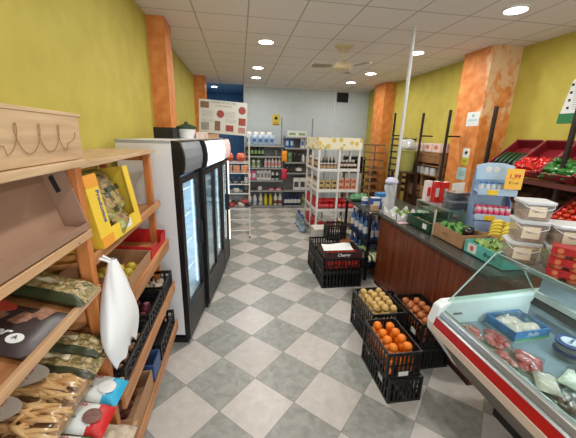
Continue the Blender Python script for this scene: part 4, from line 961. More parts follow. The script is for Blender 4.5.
scatter('lettuce','vegetable','bright green lettuce in the brown carton on the counter','lettuces in the brown carton', L1, [(2.09,2.66,1.12),(2.08,2.53,1.13),(2.19,2.50,1.13),(2.19,2.64,1.12)])
L2 = lettuce_mesh(0,.07,8).build('artichoke', LEAFP, smooth=True)
scatter('artichoke','vegetable','pale green artichoke in the turquoise carton','artichokes in the turquoise carton', L2, [(2.08,2.19,1.11),(2.09,2.05,1.11),(2.19,2.20,1.11),(2.19,2.07,1.11),(2.19,1.94,1.10),(2.10,1.94,1.10)])
EG = mat('aubergine_skin', (44,30,38), .25, var=.2, vscale=20)
au = MB().lathe([(0,0),(.03,.01),(.045,.05),(.042,.1),(.028,.15),(.018,.17)], 14, mi=0).lathe([(.024,.165),(.02,.175),(.006,.18),(.006,.21)], 10, mi=1).build('aubergine', [EG, LEAF], smooth=True)
scatter('aubergine','vegetable','dark aubergine in the brown carton behind the lettuces','aubergines on the counter', au, [(2.10,2.64,1.07),(2.10,2.55,1.07),(2.19,2.38,1.09),(2.12,2.42,1.15)], [(0,PI/2,.2),(0,PI/2,-.2),(0,PI/2,.1),(0,PI/2,.6)])
# bananas, raised on a box
t = thing('banana_box', 'low brown box raised behind the cartons under the bananas', 'box', (2.275,1.92,1.022)); MB().box(-.005,.15,0,.47,0,.14).build('box_body', CARD, t, bevel=.004); MB().box(.05,.09,0,.47,.14,.141).build('packing_tape', mat('tan_tape', (190,160,110)), t)
BAN = mat('banana_skin', (216,190,66), .5, var=.12, vscale=12)
bm_ = MB()
def ban(b, rz, tilt, off=(0,0,0)):
    p = []; r = []
    for i in range(9):
        s = i/8; a = -.9+s*1.8; p.append(Vector((.085*math.sin(a), 0, .085*(1-math.cos(a))*1.0))); r.append([.006,.013,.018,.020,.020,.019,.015,.009,.005][i])
    R_ = Matrix.Rotation(rz,3,'Z') @ Matrix.Rotation(tilt,3,'X'); b.tube([R_ @ q + Vector(off) for q in p], r, 7)
ban(bm_, 0, 0)
bo = bm_.build('banana', BAN, smooth=True)
bp_ = []; br = []
for j, (cx, cy, cz, n) in enumerate([(2.31,2.16,1.22,4),(2.32,2.30,1.22,5),(2.38,2.22,1.25,4)]):
    for i in range(n): bp_.append((cx+.012*i-.01, cy+.012*i-.02, cz-.02+.027*(i-1))); br.append((PI*.86+.12*i,0,-.75+.10*(i-2)))
scatter('banana','fruit','yellow banana in the bunches behind the cartons on the counter','bananas on the counter', bo, bp_, br)
# glass display cabinet on the counter
t = thing('glass_cabinet', 'small glass display cabinet standing on the counter under the stacked trays', 'cabinet', (2.17,2.76,1.022))
for x in (0,.485):
    for y in (0,.6): MB().box(x,x+.01,y,y+.01,0,.24).build('corner_post', STEEL, t)
MB().box(-.005,.50,-.005,.615,.24,.252).build('top_plate', clear_mat('cabinet_top_glass', (190,205,200), .4, .05, body=.25), t); MB().box(0,.495,0,.61,0,.01).build('base_plate', STEEL, t)
MB().box(.002,.006,.01,.6,.01,.24).build('front_glass', GLASS, t); MB().box(.01,.485,.001,.005,.01,.24).build('side_glass', GLASS, t); MB().box(.01,.485,.606,.61,.01,.24).build('side_glass', GLASS, t)
# steel tube guard
MB_ = MB().tube([(0,0,0),(0,0,.24)], .012, 10)
tag(MB_.build('guard_post', mat('bright_metal_post', (226,214,190), .2, .7), loc=(2.21,2.52,1.16)), 'short shiny metal post rising beside the lettuces', 'post') if False else None
t = thing('guard_screen', 'clear upright screen with a shiny edge post beside the lettuces on the counter', 'screen', (2.00,2.748,1.022), (0,0,0))
MB().tube([(0,0,0),(0,0,.27)], .011, 10).build('edge_post', mat('bright_metal_post', (230,222,205), .18, .5), t); MB().box(.01,.30,-.003,.003,.03,.27).build('clear_pane', GLASS, t); MB().tube([(.31,0,0),(.31,0,.27)], .008, 8).build('rear_post', STEEL, t)
# red and white boxes on the cabinet
for i in range(3):
    put('red_white_box','box','tall red and white box standing on the glass cabinet, '+['left','middle','right']+[] and 'x' if False else 'tall box with red print, '+['leftmost','middle','rightmost'][i]+' of three on the glass cabinet','red and white boxes on the cabinet','box',[C('box_red_white',226,214,210),C('box_red',204,44,40),C('box_red',204,44,40)][i],wht,[C('box_red',204,44,40),wht,wht][i],.24,.036,(2.215+i*.075,3.26-i*.05,1.276),.15)
# stacked trays with blue-black contents
TR = clear_mat('clear_tray_plastic', (220,224,230), .2, .1, body=.1); BD = mat('dark_blue_fish', (42,52,78), .35, var=.35, vscale=40)
def food_tray(label, loc, rz):
    t = thing('food_tray', label, 'tray', loc, (0,0,rz), 'clear trays with dark blue contents')
    MB().slab([(-.1,-.07,0),(.1,-.07,0),(.11,-.08,.035),(-.11,-.08,.035)], (0,.15,0)).build('tray_shell', TR, t); MB().box(-.092,.092,-.07,.06,.006,.030).build('contents', BD, t, bevel=.006); MB().box(-.112,.112,-.082,.072,.036,.040).build('lid', TR, t)
    return t
for i in range(4): food_tray('clear tray with dark contents, '+['bottom','second','third','top'][i]+' of the rear stack on the cabinet', (2.38,2.95+.004*i,1.276+.042*i), .1)
for i in range(2): food_tray('clear tray with dark contents, '+['bottom','top'][i]+' of the low stack in front of the red boxes', (2.31,2.86-.0*i,1.276+.042*i), -.1)
food_tray('clear tray with dark contents alone at the near right end of the cabinet top', (2.60,2.76,1.36), .2) if False else None
CUP = clear_mat('clear_cup_plastic', (228,226,220), .5, .1, body=.45)
for i in range(6):
    o = MB().lathe([(.03,0),(.04,.09),(.042,.092),(.042,.1),(0,.102)], 12).build('clear_tub', CUP, smooth=.6, loc=(2.50+(i%2)*.09,2.80+.09*(i//2),1.276)); tag(o, 'clear round tub standing on the counter behind the screen', 'tub', 'clear tubs on the counter')
t = thing('meat_tray', 'wide clear tray of red meat behind the stacked trays', 'tray', (2.84,3.20,1.022)); MB().box(-.16,.16,-.12,.12,.24,.28).build('meat', mat('tray_meat', (168,62,66), .4, var=.25, vscale=25), t, bevel=.01); MB().box(-.17,.17,-.13,.13,.225,.24).build('tray_base', TR, t); MB().box(-.13,.13,-.1,.1,0,.225).build('riser', WHITEP, t)
t = thing('paper_card', 'white paper card standing upright behind the red and white boxes', 'card', (2.78,3.46,1.022), (0,0,.3))
MB().box(-.12,.12,-.003,.003,0,.44).build('card', PAPER, t); MB().slab([(-.003,0,0),(-.003,.12,0),(-.003,0,.25)], (.006,0,0)).build('easel_leg', PAPER, t)
# blue cardboard product stand
SR = math.radians(-24)
def onstand(x, y, z): return (2.26+x*math.cos(SR)-y*math.sin(SR), 2.53+x*math.sin(SR)+y*math.cos(SR), 1.022+z)
LB = mat('light_blue_card', (172,198,224), .55, var=.06, vscale=10); LBD = mat('steel_blue_card', (134,156,200), .55)
t = thing('product_stand', 'tall light blue cardboard stand with two tiers of small packs on the counter', 'display stand', (2.26,2.53,1.022), (0,0,SR))
# local: x across, y depth; faces the camera side (-y) a little towards the aisle
W2 = .33
for x in (0, W2-.006): MB().slab([(x,0,0),(x,.23,0),(x,.23,.60),(x,.20,.72),(x,.18,.70),(x,.17,.44),(x,.10,.40),(x,.05,.26),(x,0,.24)], (.006,0,0)).build('side_panel', LBD, t)
MB().box(.006,W2-.006,.22,.226,0,.62).build('back_panel', LB, t)
for z in (.26,.50):
    yf = -.02 if z < .4 else .03
    MB().box(.006,W2-.006,yf,.22,z-.012,z).build('tier', LB, t); MB().box(0,W2,yf-.006,yf,z-.03,z+.03).build('tier_lip', LB, t); MB().box(.08,.17,yf-.008,yf-.006,z-.028,z+.02).build('price_ticket', YEL, t)
MB().box(0,W2,-.03,-.024,0,.22).build('skirt', LBD, t)
MB().slab([(0,.18,.60),(W2,.18,.60),(W2,.19,.74),(W2*.72,.195,.765),(W2*.3,.195,.765),(0,.19,.74)], (0,.005,0)).build('header_card', LB, t)
MB().box(.20,.34,.0,.004,.54,.73).build('yellow_price_card', mat('price_card_yellow', (242,186,60), .5), t)
text('price', '1,99', .055, RED, t, (.27,-.002,.66), (PI/2,0,0), bold=.001)
text('unit_note', '€ / ud', .03, INK, t, (.27,-.002,.60), (PI/2,0,0))
for x in (.11,.18): MB().lathe([(.028,0),(.028,.001)], 14).build('white_dot', PAPER, t, loc=(x,.186,.70), rot=(PI/2,0,0))
for k in range(6):
    put('blue_jar','jar','small pale blue jar on the upper tier of the blue stand','jars on the blue stand','jar',C('jar_pale_blue',176,200,214),C('jar_lid_blue',70,120,180),wht,.09,.023,onstand(.04+.05*k,.08,.501))
    put('pink_jar','jar','small pink and white jar on the lower tier of the blue stand','pink jars on the blue stand','jar',C('jar_pink',226,130,160),wht,C('jar_label_rose',214,70,110),.085,.023,onstand(.04+.05*k,.03,.261))
    put('pink_jar','jar','rear pink jar on the lower tier of the blue stand','rear pink jars on the blue stand','jar',C('jar_pink',226,130,160),C('jar_lid_rose',220,90,120),wht,.10,.023,onstand(.04+.05*k,.09,.261))
# ================================================================== RIGHT WALL
RK = mat('rack_brown_steel', (44,32,30), .45, .2)
def upright(x, y, z1, arm=None, label=''):
    t = thing('rack_upright', label, 'rack post', (x,y,0))
    MB().box(-.016,.016,-.016,.016,0,z1).build('post', RK, t)
    MB().box(.016,.24,-.012,.012,2.03,2.055).build('arm', RK, t); MB().box(.016,.14,-.012,.012,1.0,1.025).build('arm', RK, t)
    MB().box(-.02,.3,-.03,.03,0,.03).build('foot', RK, t)
    return t
upright(3.35,5.38,2.45,label='black rack upright between the woven basket and the pastry boxes')
upright(3.45,4.78-.0,2.47,label='black rack upright just left of the scraped orange pillar') if False else upright(3.35,4.64,2.45,label='black rack upright just left of the scraped orange pillar')
upright(3.38,6.50,2.52,label='black rack upright behind the white pole')
# bakery shelves
t = thing('wooden_shelving', 'brown wooden shelving with pastry boxes along the rear right wall', 'shelf', (3.5,4.95,0))
BWD = ramp_mat('worn_brown_board', [(.35,(122,84,52)),(.65,(164,120,78))], scale=4, stretch=(6,1,6), rough=.6)
for z in (1.76,1.52,1.34,.9,.4): MB().box(0,.33,0,1.0,z-.02,z).build('shelf', BWD, t)
for y in (0,.49,.98): MB().box(.02,.33,y,y+.02,0,1.74).build('divider', BWD, t)
MB().box(0,.012,0,1.0,1.56,1.74).build('front_board', BWD, t)
PW = mat('pastry_box_white', (226,206,198), .5); PR = mat('pastry_print_orange', (206,120,84), .5, var=.3, vscale=30)
for i in range(4):
    t = thing('pastry_box', 'white pastry box with orange print, number in the upper row beside the pillar' if False else 'white pastry box with orange print on the top brown shelf', 'box', (3.52,5.0+i*.255,1.762), group='pastry boxes on the top shelf')
    MB().box(0,.2,0,.235,0,.15).build('box_body', PW, t, bevel=.004); MB().lathe([(.055,0),(.055,.001)], 16, sx=.7).build('orange_print', PR, t, loc=(-.001,.12,.085), rot=(0,-PI/2,0))
for i in range(4): put('white_carton','box','white box on the narrow shelf below the pastry boxes','white boxes below the pastry boxes','box',C('box_offwhite',206,206,206),wht,wht,.13,.07,(3.58,5.12+i*.17,1.342))
t = thing('small_appliance', 'small black appliance with a red light on the shelf near the basket', 'appliance', (3.58,6.0,1.342)); MB().box(-.1,.1,-.1,.1,0,.13).build('housing', BLKM, t, bevel=.01); MB().lathe([(.015,0),(.013,.008)], 10).build('red_button', mat('red_button_plastic', (200,30,24), .4), t, loc=(-.1,0,.08), rot=(0,-PI/2,0)) if False else MB().lathe([(.015,0),(.013,.008)], 10).build('red_button', mat('red_button_plastic', (200,30,24), .4), t, loc=(-.1,0,.08), rot=(0,-PI/2,0))
t.location = (3.62,5.84,1.342)
for i in range(3):
    t = tray('bread_carton', 'brown carton on the lower brown shelf behind the counter', 'box', (3.52,4.98+i*.32,.902), 0, .28,.28,.2, CARD, CARD, group='cartons on the lower wall shelf')
# woven basket with wrapped bread
WOV = mat('olive_woven_cane', (150,146,76), .7, var=.2, vscale=60, bump=.6, bscale=120)
t = thing('tall_basket', 'tall olive woven basket on a crate left of the pastry boxes', 'basket', (3.42,5.94+.0,1.36))
t.location = (3.28,5.66,1.36)
pr = [(.15,0)]
for i in range(16): pr += [(.150+.045*i/15+.005*(i%2), .02+.024*i)]
MB().lathe(pr+[(.2,.40),(.185,.40),(.14,.02),(0,.02)], 28).build('woven_body', WOV, t, smooth=True); MB().lathe([(.2,.39),(.212,.4),(.2,.412),(.19,.4)], 28).build('rim', WOV, t, smooth=True)
t = thing('bread_bag', 'clear plastic bags of bread filling the woven basket', 'bag', (3.28,5.66,1.78))
MB().blob(.15, sc=(1.1,1.1,.85), jit=.08, nu=20, nv=12).build('film', clear_mat('milky_bread_film', (214,220,220), .6, .2, body=.5), t, smooth=True, loc=(0,0,.07)); MB().blob(.10, sc=(1.1,1,.8), jit=.05).build('bread', BREAD, t, smooth=True, loc=(0,0,.06))
t = thing('stand_box', 'brown crate carrying the woven basket behind the counter', 'crate', (3.28,5.66,0)); MB().box(-.2,.2,-.2,.2,0,1.355).build('crate_body', DW, t) if False else None
for x in (-.19,.15):
    for y in (-.19,.15): MB().box(x,x+.04,y,y+.04,0,1.33).build('leg', DW, t)
MB().box(-.2,.2,-.2,.2,1.33,1.358).build('top', DW, t); MB().box(-.19,.19,-.19,.19,.6,.62).build('shelf', DW, t); t['label'] = 'brown stool stand carrying the woven basket behind the counter'; t['category'] = 'stand'; t.name = 'basket_stand'
# bread tray racks
def tray_rack(label, x, y, w, d, z0, z1, n, mp, mt, loaf):
    t = thing('tray_rack', label, 'rack', (x,y,0))
    for a in (0, w-.02):
        for b_ in (0, d-.02): MB().box(a,a+.02,b_,b_+.02,0,z1).build('post', mp, t)
    for k in range(n):
        z = z0+(z1-z0-.06)*k/(n-1)
        s = MB().box(0,w,0,d,z,z+.012).box(0,w,-.004,0,z-.005,z+.03).box(-.004,0,0,d,z-.005,z+.03).build('tray', mt, t)
    return t
RW = mat('pale_rack_wood', (176,150,112), .6); TD = mat('dark_tray', (52,42,36), .5)
tray_rack('tall bread rack with brown trays next to the orange back pillar', 3.02,6.7,.30,.5,.25,1.87,10,RW,BWD,1)
tray_rack('dark bakery rack with steel trays left of the white pole', 3.30,5.98,.34,.42,.9,2.02,9,GREYM,TD,1)
for k in range(6):
    for j in range(3):
        o = MB().tube([(0,-.12,0),(0,-.05,.01),(0,.06,.01),(0,.12,0)], [.015,.032,.032,.015], 8).build('bread_loaf', mat('loaf_crust', (150,98,58), .6, var=.2, vscale=20), smooth=True, loc=(3.08+j*.09,6.95,.2975+(1.56/9)*k+.0)); tag(o, 'brown baguette lying on a tray of the tall bread rack', 'bread', 'baguettes on the bread rack')
# papers on the pillar (aisle face x=3.6)
def wallpaper(name, label, y, z, w, h, m, lines=0, col=LINEP, X=3.6, extra=None):
    t = thing(name, label, 'sign', (X,y,z)); MB().box(-.004,-.0005,-w/2,w/2,-h/2,h/2).build('sheet', m, t)
    if lines:
        b = MB()
        for i in range(lines): b.box(-.0055,-.004,-w*.38,w*.38,h*.2-i*h*.12,h*.2-i*h*.12+h*.035)
        b.build('printed_lines', col, t)['kind'] = 'stuff'
    return t
t = wallpaper('pillar_notice','white paper notice with blue lettering, highest on the scraped orange pillar',4.43,2.31,.26,.21,PAPER); MB().lathe([(.022,0),(.022,.001)], 14).build('blue_emblem', mat('sky_print', (96,176,206), .6), t, loc=(-.0045,0,.05), rot=(0,-PI/2,0)); text('notice_lettering','CERRADO',.045,mat('sky_print', (96,176,206)),t,(-.005,0,-.02),(PI/2,0,-PI/2))
t = wallpaper('extinguisher_sign','white and yellow sign with a black hand pictogram on the orange pillar',4.44,1.73,.15,.27,PAPER); MB().box(-.0055,-.004,-.075,.075,-.135,-.01).build('yellow_half', mat('sign_lime', (196,186,50), .5), t)
MB().at((-.005,0,.065),(.001,.05,.05),rx=.7).box(-.0055,-.0045,-.035,.0,.06,.09).build('pictogram', INK, t); text('sign_word','USO',.04,INK,t,(-.006,0,-.07),(PI/2,0,-PI/2))
t = wallpaper('notice_sign','pale blue paper sheet lowest on the orange pillar',4.47,1.46,.2,.2,mat('pale_blue_paper', (176,206,206), .7),4,mat('teal_ink', (100,150,160), .7))
t = thing('wall_poster', 'white information poster with a green foot on the yellow wall at the right edge', 'poster', (XR1,3.16,2.55))
MB().slab([(-.004,.36,-.32),(-.004,-.36,-.32),(-.004,-.36,.42),(-.004,.10,.36),(-.004,.28,.18)], (.003,0,0)).build('sheet', PAPER, t)
MB().slab([(-.006,.36,-.32),(-.006,-.36,-.32),(-.006,-.36,-.2),(-.006,.352,-.2)], (.002,0,0)).build('green_foot', GRN, t)
MB().slab([(-.006,.22,.23),(-.006,-.36,.23),(-.006,-.36,.28),(-.006,.17,.28)], (.002,0,0)).build('dark_band', mat('poster_teal', (70,110,110), .6), t)
b = MB()
for i in range(14): b.box(-.0055,-.004,-.3,.24-.002*i,.17-i*.025,.177-i*.025)
b.build('small_print', LINEP, t)['kind'] = 'stuff'
text('poster_heading','INFORMACION',.06,INK,t,(-.006,-.12,.33),(PI/2,0,-PI/2))
b = MB()
for i in range(4): b.box(-.007,-.005,.25,.28,.12-i*.09,.15-i*.09)
b.build('side_marks', INK, t)['kind'] = 'stuff'
# produce rack with red crates
t = thing('produce_rack', 'dark red brown produce rack with two sloping tiers along the right wall', 'rack', (3.5,1.2,0))
RB = mat('rack_red_brown', (96,44,40), .45)
for y in (.0,1.60,2.68): 
    MB().box(-.02,.02,y,y+.04,0,2.45).build('post', RK, t); MB().box(.5,.54,y,y+.04,0,2.0).build('post', RK, t)
    MB().slab([(.02,y+.01,1.55),(.5,y+.01,1.90),(.5,y+.01,1.86),(.02,y+.01,1.51)], (0,.02,0)).build('sloping_arm', RK, t); MB().slab([(-.1,y+.01,1.05),(.5,y+.01,1.38),(.5,y+.01,1.34),(-.1,y+.01,1.01)], (0,.02,0)).build('sloping_arm', RK, t)
MB().box(-.05,-.02,-.02,2.70,1.50,1.56).build('front_rail', RB, t); MB().box(.47,.5,0,2.66,1.84,1.88).build('rear_rail', RB, t)
MB().box(-.13,-.1,-.02,2.7,1.0,1.06).build('front_rail', RB, t); MB().box(.47,.5,0,2.66,1.32,1.36).build('rear_rail', RB, t); MB().box(0,.5,0,2.66,.45,.48).build('bottom_shelf', RB, t)
MAR = mat('maroon_crate_plastic', (122,26,34), .4, var=.1, vscale=10)
TILT = -math.atan2(.35,.48)
def red_crate(label, y, w, z=1.575, L=.56, x=3.475):
    """rounded maroon crate with solid base tilted towards the aisle"""
    t = thing('red_crate', label, 'crate', (x,y,z), (0,TILT,0), 'tilted maroon produce crates')
    MB().box(0,L,0,w,0,.008).build('base', MAR, t)
    for nm, bx in (('front_wall',(0,.01,0,w,.008,.085)),('rear_wall',(L-.01,L,0,w,.008,.13)),('side_wall',(.01,L-.01,0,.01,.008,.11)),('side_wall',(.01,L-.01,w-.01,w,.008,.11))):
        MB().box(*bx).build(nm, MAR, t, bevel=.003)
    b = MB(); b.tube([(0,.015,.09),(0,w-.015,.09),(.015,w,.10),(L-.015,w,.12),(L,w-.015,.135),(L,.015,.135),(L-.015,0,.12),(.015,0,.10),(0,.015,.09)], .009, 6).build('rim', MAR, t, smooth=True)
    MB().box(L+.001,L+.008,w*.38,w*.62,.09,.115).build('hand_grip', BLKM, t)
    return t
cr = []
for i, (lb, y, w) in enumerate([('maroon crate of dark green cucumbers, leftmost on the upper tier',3.42,.40),('maroon crate of red peppers on the upper tier',3.03,.37),('maroon crate of green peppers on the upper tier',2.64,.37),('maroon crate of aubergines at the right edge of the upper tier',2.25,.37),('maroon crate on the upper tier past the aubergines',1.86,.37)]):
    cr.append(red_crate(lb, y, w))
def incrate(y, w, u, v, h, z=1.575, x=3.475):
    """u along the slope 0..1, v across, h above the base"""
    L = .56; a = u*L
    return (x + a*math.cos(TILT) + h*math.sin(TILT)*1.0, y + v*w, z - a*math.sin(TILT) + h*math.cos(TILT))
def incr(y, w, u, v, h, z=1.575, x=3.475):
    L = .56; a = u*L; c, s = math.cos(-TILT), math.sin(-TILT)
    return (x + a*c - h*s, y + v*w, z + a*s + h*c)
PEPR = mat('red_pepper_skin', (190,28,30), .22, var=.15, vscale=10); PEPG = mat('green_pepper_skin', (52,112,46), .25, var=.25, vscale=10); CUC = mat('cucumber_skin', (30,62,34), .4, var=.25, vscale=25)
def pepper(m, nm, l=.1):
    b = MB(); n = 12; vs = []
    prof = [(0,-.4),(.55,-.48),(.95,-.3),(1,.1),(.8,.45),(.35,.5),(.12,.42)]
    b.grid(lambda u, v: ((lambda p: (p[0]*.036*(1+.12*math.cos(8*PI*v))*math.cos(2*PI*v), p[0]*.036*(1+.12*math.cos(8*PI*v))*math.sin(2*PI*v), p[1]*l))(prof[min(6,int(round(u*6)))])), 6, 16, mi=0)
    b.tube([(0,0,l*.40),(.004,0,l*.55),(.012,0,l*.68)], [.006,.005,.007], 6, mi=1)
    return b.build(nm, [m, LEAF], smooth=True)
rn = random.Random(3)
def fill(o, cat, label, group, y, w, nu, nv, layers, h0, dh, jit=.02, z=1.575, x=3.475, u0=.08, u1=.6):
    first = True
    for l in range(layers):
        for i in range(nu-l):
            for j in range(nv):
                u = u0+(u1-u0)*(i+.5*l)/(nu-1); v = (j+.5)/nv
                p = incr(y, w, u+rn.uniform(-jit,jit), v+rn.uniform(-jit,jit), h0+dh*l, z, x)
                r = (rn.random()*6,rn.random()*6,rn.random()*6)
                if first: o.location = p; o.rotation_euler = r; tag(o, label, cat, group); first = False
                else: dup(o, p, r)
fill(pepper(PEPR,'red_pepper'),'vegetable','glossy red pepper in the upper maroon crate','red peppers in the crate',3.03,.37,4,4,2,.045,.045,u1=.45)
fill(pepper(PEPG,'green_pepper',.13),'vegetable','long green pepper in the upper maroon crate','green peppers in the crate',2.64,.37,4,4,2,.045,.045,u1=.45)
cu = MB().tube([(0,-.13,0),(0,-.09,.003),(0,0,.008),(0,.09,.003),(0,.13,0)], [.008,.021,.024,.021,.008], 10).build('cucumber', CUC, smooth=True)
pts = []; rots = []
for l in range(2):
    for j in range(5): pts.append(incr(3.42,.40,.36+.04*l,.14+.18*j,.04+.045*l)); rots.append((0,TILT,PI/2+rn.uniform(-.15,.15)))
scatter('cucumber','vegetable','dark green cucumber in the leftmost maroon crate','cucumbers in the crate', cu, pts, [(0,0,PI/2+rn.uniform(-.2,.2)) if False else (-TILT*0+ -TILT,0,0) if False else (0,TILT,0) if False else (math.pi/2*0, TILT, PI/2) for _ in pts])
for o in bpy.data.objects:
    if o.name.startswith('cucumber'): o.rotation_euler = Matrix.Rotation(TILT,3,'Y').to_euler() if False else (Matrix.Rotation(TILT,3,'Y') @ Matrix.Rotation(PI/2+rn.uniform(-.15,.15),3,'Z')).to_euler()
au2 = bpy.data.objects.new('aubergine', au.data); COL.objects.link(au2)
scatter('aubergine','vegetable','dark aubergine in the maroon crate at the right edge','aubergines in the crate', au2, [incr(2.25,.37,.2+.16*(j//3),.15+.28*(j%3),.05) for j in range(9)], [(PI/2,.3,1.2+.2*j) for j in range(9)])
# lower tier: brown cartons / crates with tomatoes
for i, (lb, y) in enumerate([('maroon crate of tomatoes at the right edge of the lower tier',2.35),('maroon crate of tomatoes on the lower tier past the edge',1.95)]):
    c_ = red_crate(lb, y, .38, z=1.085, x=3.395, L=.58); c_['group'] = 'tilted maroon tomato crates'
TOM = mat('tomato_skin', (196,52,30), .25, var=.12, vscale=8)
tm = MB().blob(.033, sc=(1,1,.85), nu=12, nv=8, mi=0); tm.lathe([(.010,.026),(.008,.030),(.002,.036)], 6, mi=1)
tmo = tm.build('tomato', [TOM, LEAF], smooth=True)
fill(tmo,'vegetable','red tomato in the lower maroon crate by the right edge','tomatoes in the lower crate',2.35,.38,8,5,2,.04,.045,jit=.008,z=1.085,x=3.395,u0=.08,u1=.9)
tmo2 = bpy.data.objects.new('tomato', tmo.data); COL.objects.link(tmo2)
fill(tmo2,'vegetable','red tomato in the lower crate beyond the right edge','tomatoes in the next lower crate',1.95,.38,8,5,1,.04,.045,jit=.008,z=1.085,x=3.395,u0=.08,u1=.9)
for i, y in enumerate((2.78,3.18)):
    tray('wooden_tray', ['dark wooden tray on the lower tier left of the tomatoes','dark wooden tray on the lower tier nearest the orange pillar'][i], 'tray', (3.42,y,1.10), 0, .54,.36,.10, DW, DW, tilt=TILT)
# ================================================================== MEAT COUNTER (runs along Y, customer side at low X)
DIN = mat('case_white_enamel', (226,234,236), .3); BEI = mat('beige_bumper', (206,186,172), .45); BODYG = mat('case_body_grey', (120,112,106), .45, var=.05)
REDS = mat('red_stripe_enamel', (178,30,26), .3); ALU = mat('case_aluminium', (190,194,196), .28, .7); DECK = mat('case_deck_steel', (146,158,168), .3, .35, var=.05, vscale=5)
YE, YN = 1.60, -.55
t = thing('meat_counter', 'refrigerated glass meat display case with a red stripe and white end panel', 'display case', (0,0,0))
def alongy(prof, name, m, par=t, y0=YN, y1=YE-.07, **k):
    b = MB(); b.slab([(x,y0,z) for x, z in prof], (0,y1-y0,0)); return b.build(name, m, par, **k)
alongy([(1.25,.785),(1.48,.46),(1.95,.40),(2.1,.40),(2.1,.80),(1.30,.80)], 'body_panel', BODYG)
alongy([(1.86,0),(2.08,0),(2.08,.40),(1.86,.40)], 'plinth', mat('case_plinth_dark', (40,38,38), .5))
alongy([(1.215,.79),(1.26,.775),(1.26,.835),(1.22,.835)], 'beige_bumper', BEI, bevel=.003)
alongy([(1.225,.836),(1.26,.836),(1.265,.892),(1.24,.892)], 'red_stripe', REDS)
alongy([(1.236,.893),(1.262,.893),(1.275,.895),(1.318,.905),(1.318,.885),(1.34,.80),(1.30,.80),(1.26,.85)], 'front_rail', ALU, bevel=.004)
alongy([(1.262,.896),(1.272,.925),(1.300,.935),(1.312,.906)], 'glass_rail', ALU, bevel=.003)
alongy([(1.30,.82),(1.93,.82),(1.93,.835),(1.30,.835)], 'deck', DECK)
# rear wall with black strip and aluminium rail
alongy([(1.93,.80),(2.02,.80),(2.02,1.27),(1.99,1.27),(1.965,1.02),(1.93,.90)], 'rear_wall', mat('case_rear_grey', (150,160,168), .25, .5))
alongy([(1.924,.945),(1.935,.94),(1.962,.985),(1.953,.99)], 'black_strip', INK)
alongy([(1.935,.995),(1.965,.99),(1.985,1.02),(1.975,1.035),(1.95,1.03)], 'rear_rail', ALU, bevel=.002)
alongy([(1.70,1.255),(2.12,1.255),(2.12,1.27),(1.70,1.27)], 'worktop', mat('worktop_steel', (140,136,130), .35, .5), y1=YE+.03, bevel=.003)
alongy([(1.69,1.25),(1.70,1.25),(1.70,1.275),(1.69,1.275)], 'worktop_edge', ALU, y1=YE-.04)
# far end: white moulded panel
b = MB(); b.slab([(x,YE-.07,z) for x, z in [(1.235,.775),(1.225,.84),(1.255,.955),(1.30,.985),(1.62,1.0),(1.99,1.02),(2.10,1.02),(2.10,.40),(1.95,.40),(1.48,.46)]], (0,.07,0)); b.build('end_panel', DIN, t, bevel=.01)
MB().box(1.36,1.42,YE-.076,YE-.07,.90,.912).build('end_vent_slot', GREYM, t)
EG_ = [(1.285,.94),(1.60,1.31),(1.64,1.32),(1.79,1.245),(1.955,1.03)]
b = MB(); b.slab([(x,YE-.05,z) for x, z in EG_], (0,.006,0)); b.build('end_glass', GLASS, t)
b = MB(); 
b.tube([(x,YE-.047,z) for x, z in EG_], .005, 6); b.build('end_glass_edge', mat('glass_edge_green', (150,180,172), .2), t)
b = MB(); b.slab([(1.285,YN,.935),(1.60,YN,1.31),(1.606,YN,1.307),(1.291,YN,.932)], (0,YE-.06-YN,0)); b.build('front_glass', GLASS, t)
MB().tube([(1.605,YN,1.312),(1.605,YE-.05,1.312)], .004, 6).build('front_glass_edge', mat('glass_edge_green', (150,180,172)), t)
TUBE = mat('case_lamp', (245,250,255), .4, emit=CASE_E)
lampo = MB().tube([(1.82,YN+.1,1.235),(1.82,YE-.15,1.235)], .012, 10).build('case_lamp_tube', TUBE, t)
lamp('AREA', 'case_lamp_glow', (1.80,.52,1.215), (0,math.radians(14),0), CASE_W, .03, 1.9, col=(.90,.97,1))
for y in (-.3, .5): MB().box(1.81,1.83,y,y+.02,1.235,1.255).build('lamp_bracket', ALU, t)
# goods on the deck (z .815)
ZD = .836
MEATR = ramp_mat('raw_meat_marbled', [(.35,(158,36,48)),(.5,(200,68,82)),(.62,(222,134,138)),(.75,(240,208,202))], scale=30, rough=.25, bump=.3, dist=.8)
def meat_pack(label, x, y, L, W, rz, seed):
    t = thing('meat_pack', label, 'meat pack', (x,y,ZD), (0,0,rz), 'clear packs of meat')
    b = MB()
    rn = random.Random(seed)
    for i in range(15): b.blob(.027, c=(rn.uniform(-.37,.37)*L, rn.uniform(-.34,.34)*W, .016+.012*rn.random()), sc=(1.35,1,.42), jit=.12, nu=10, nv=6)
    b.build('meat', MEATR, t, smooth=True)
    MB().box(-L/2,L/2,-W/2,W/2,0,.004).build('tray', CUP, t)
    MB().pillow(L*1.04,W*1.04,.05,wr=.003,seed=seed,n=16,m=12).build('film', FILM, t, smooth=True, loc=(0,0,.026))
    return t
meat_pack('meat pack at the far left of the case beside the end panel', 1.385, 1.40, .15,.12, 1.3, 1)
meat_pack('second meat pack from the white end panel in the glass case', 1.50, 1.315, .17,.14, .9, 2)
meat_pack('third meat pack from the end panel, darker red slices', 1.385, 1.17, .15,.13, 1.2, 3)
meat_pack('meat pack in the middle of the case front with bright pink slices', 1.50, 1.13, .18,.15, .7, 4)
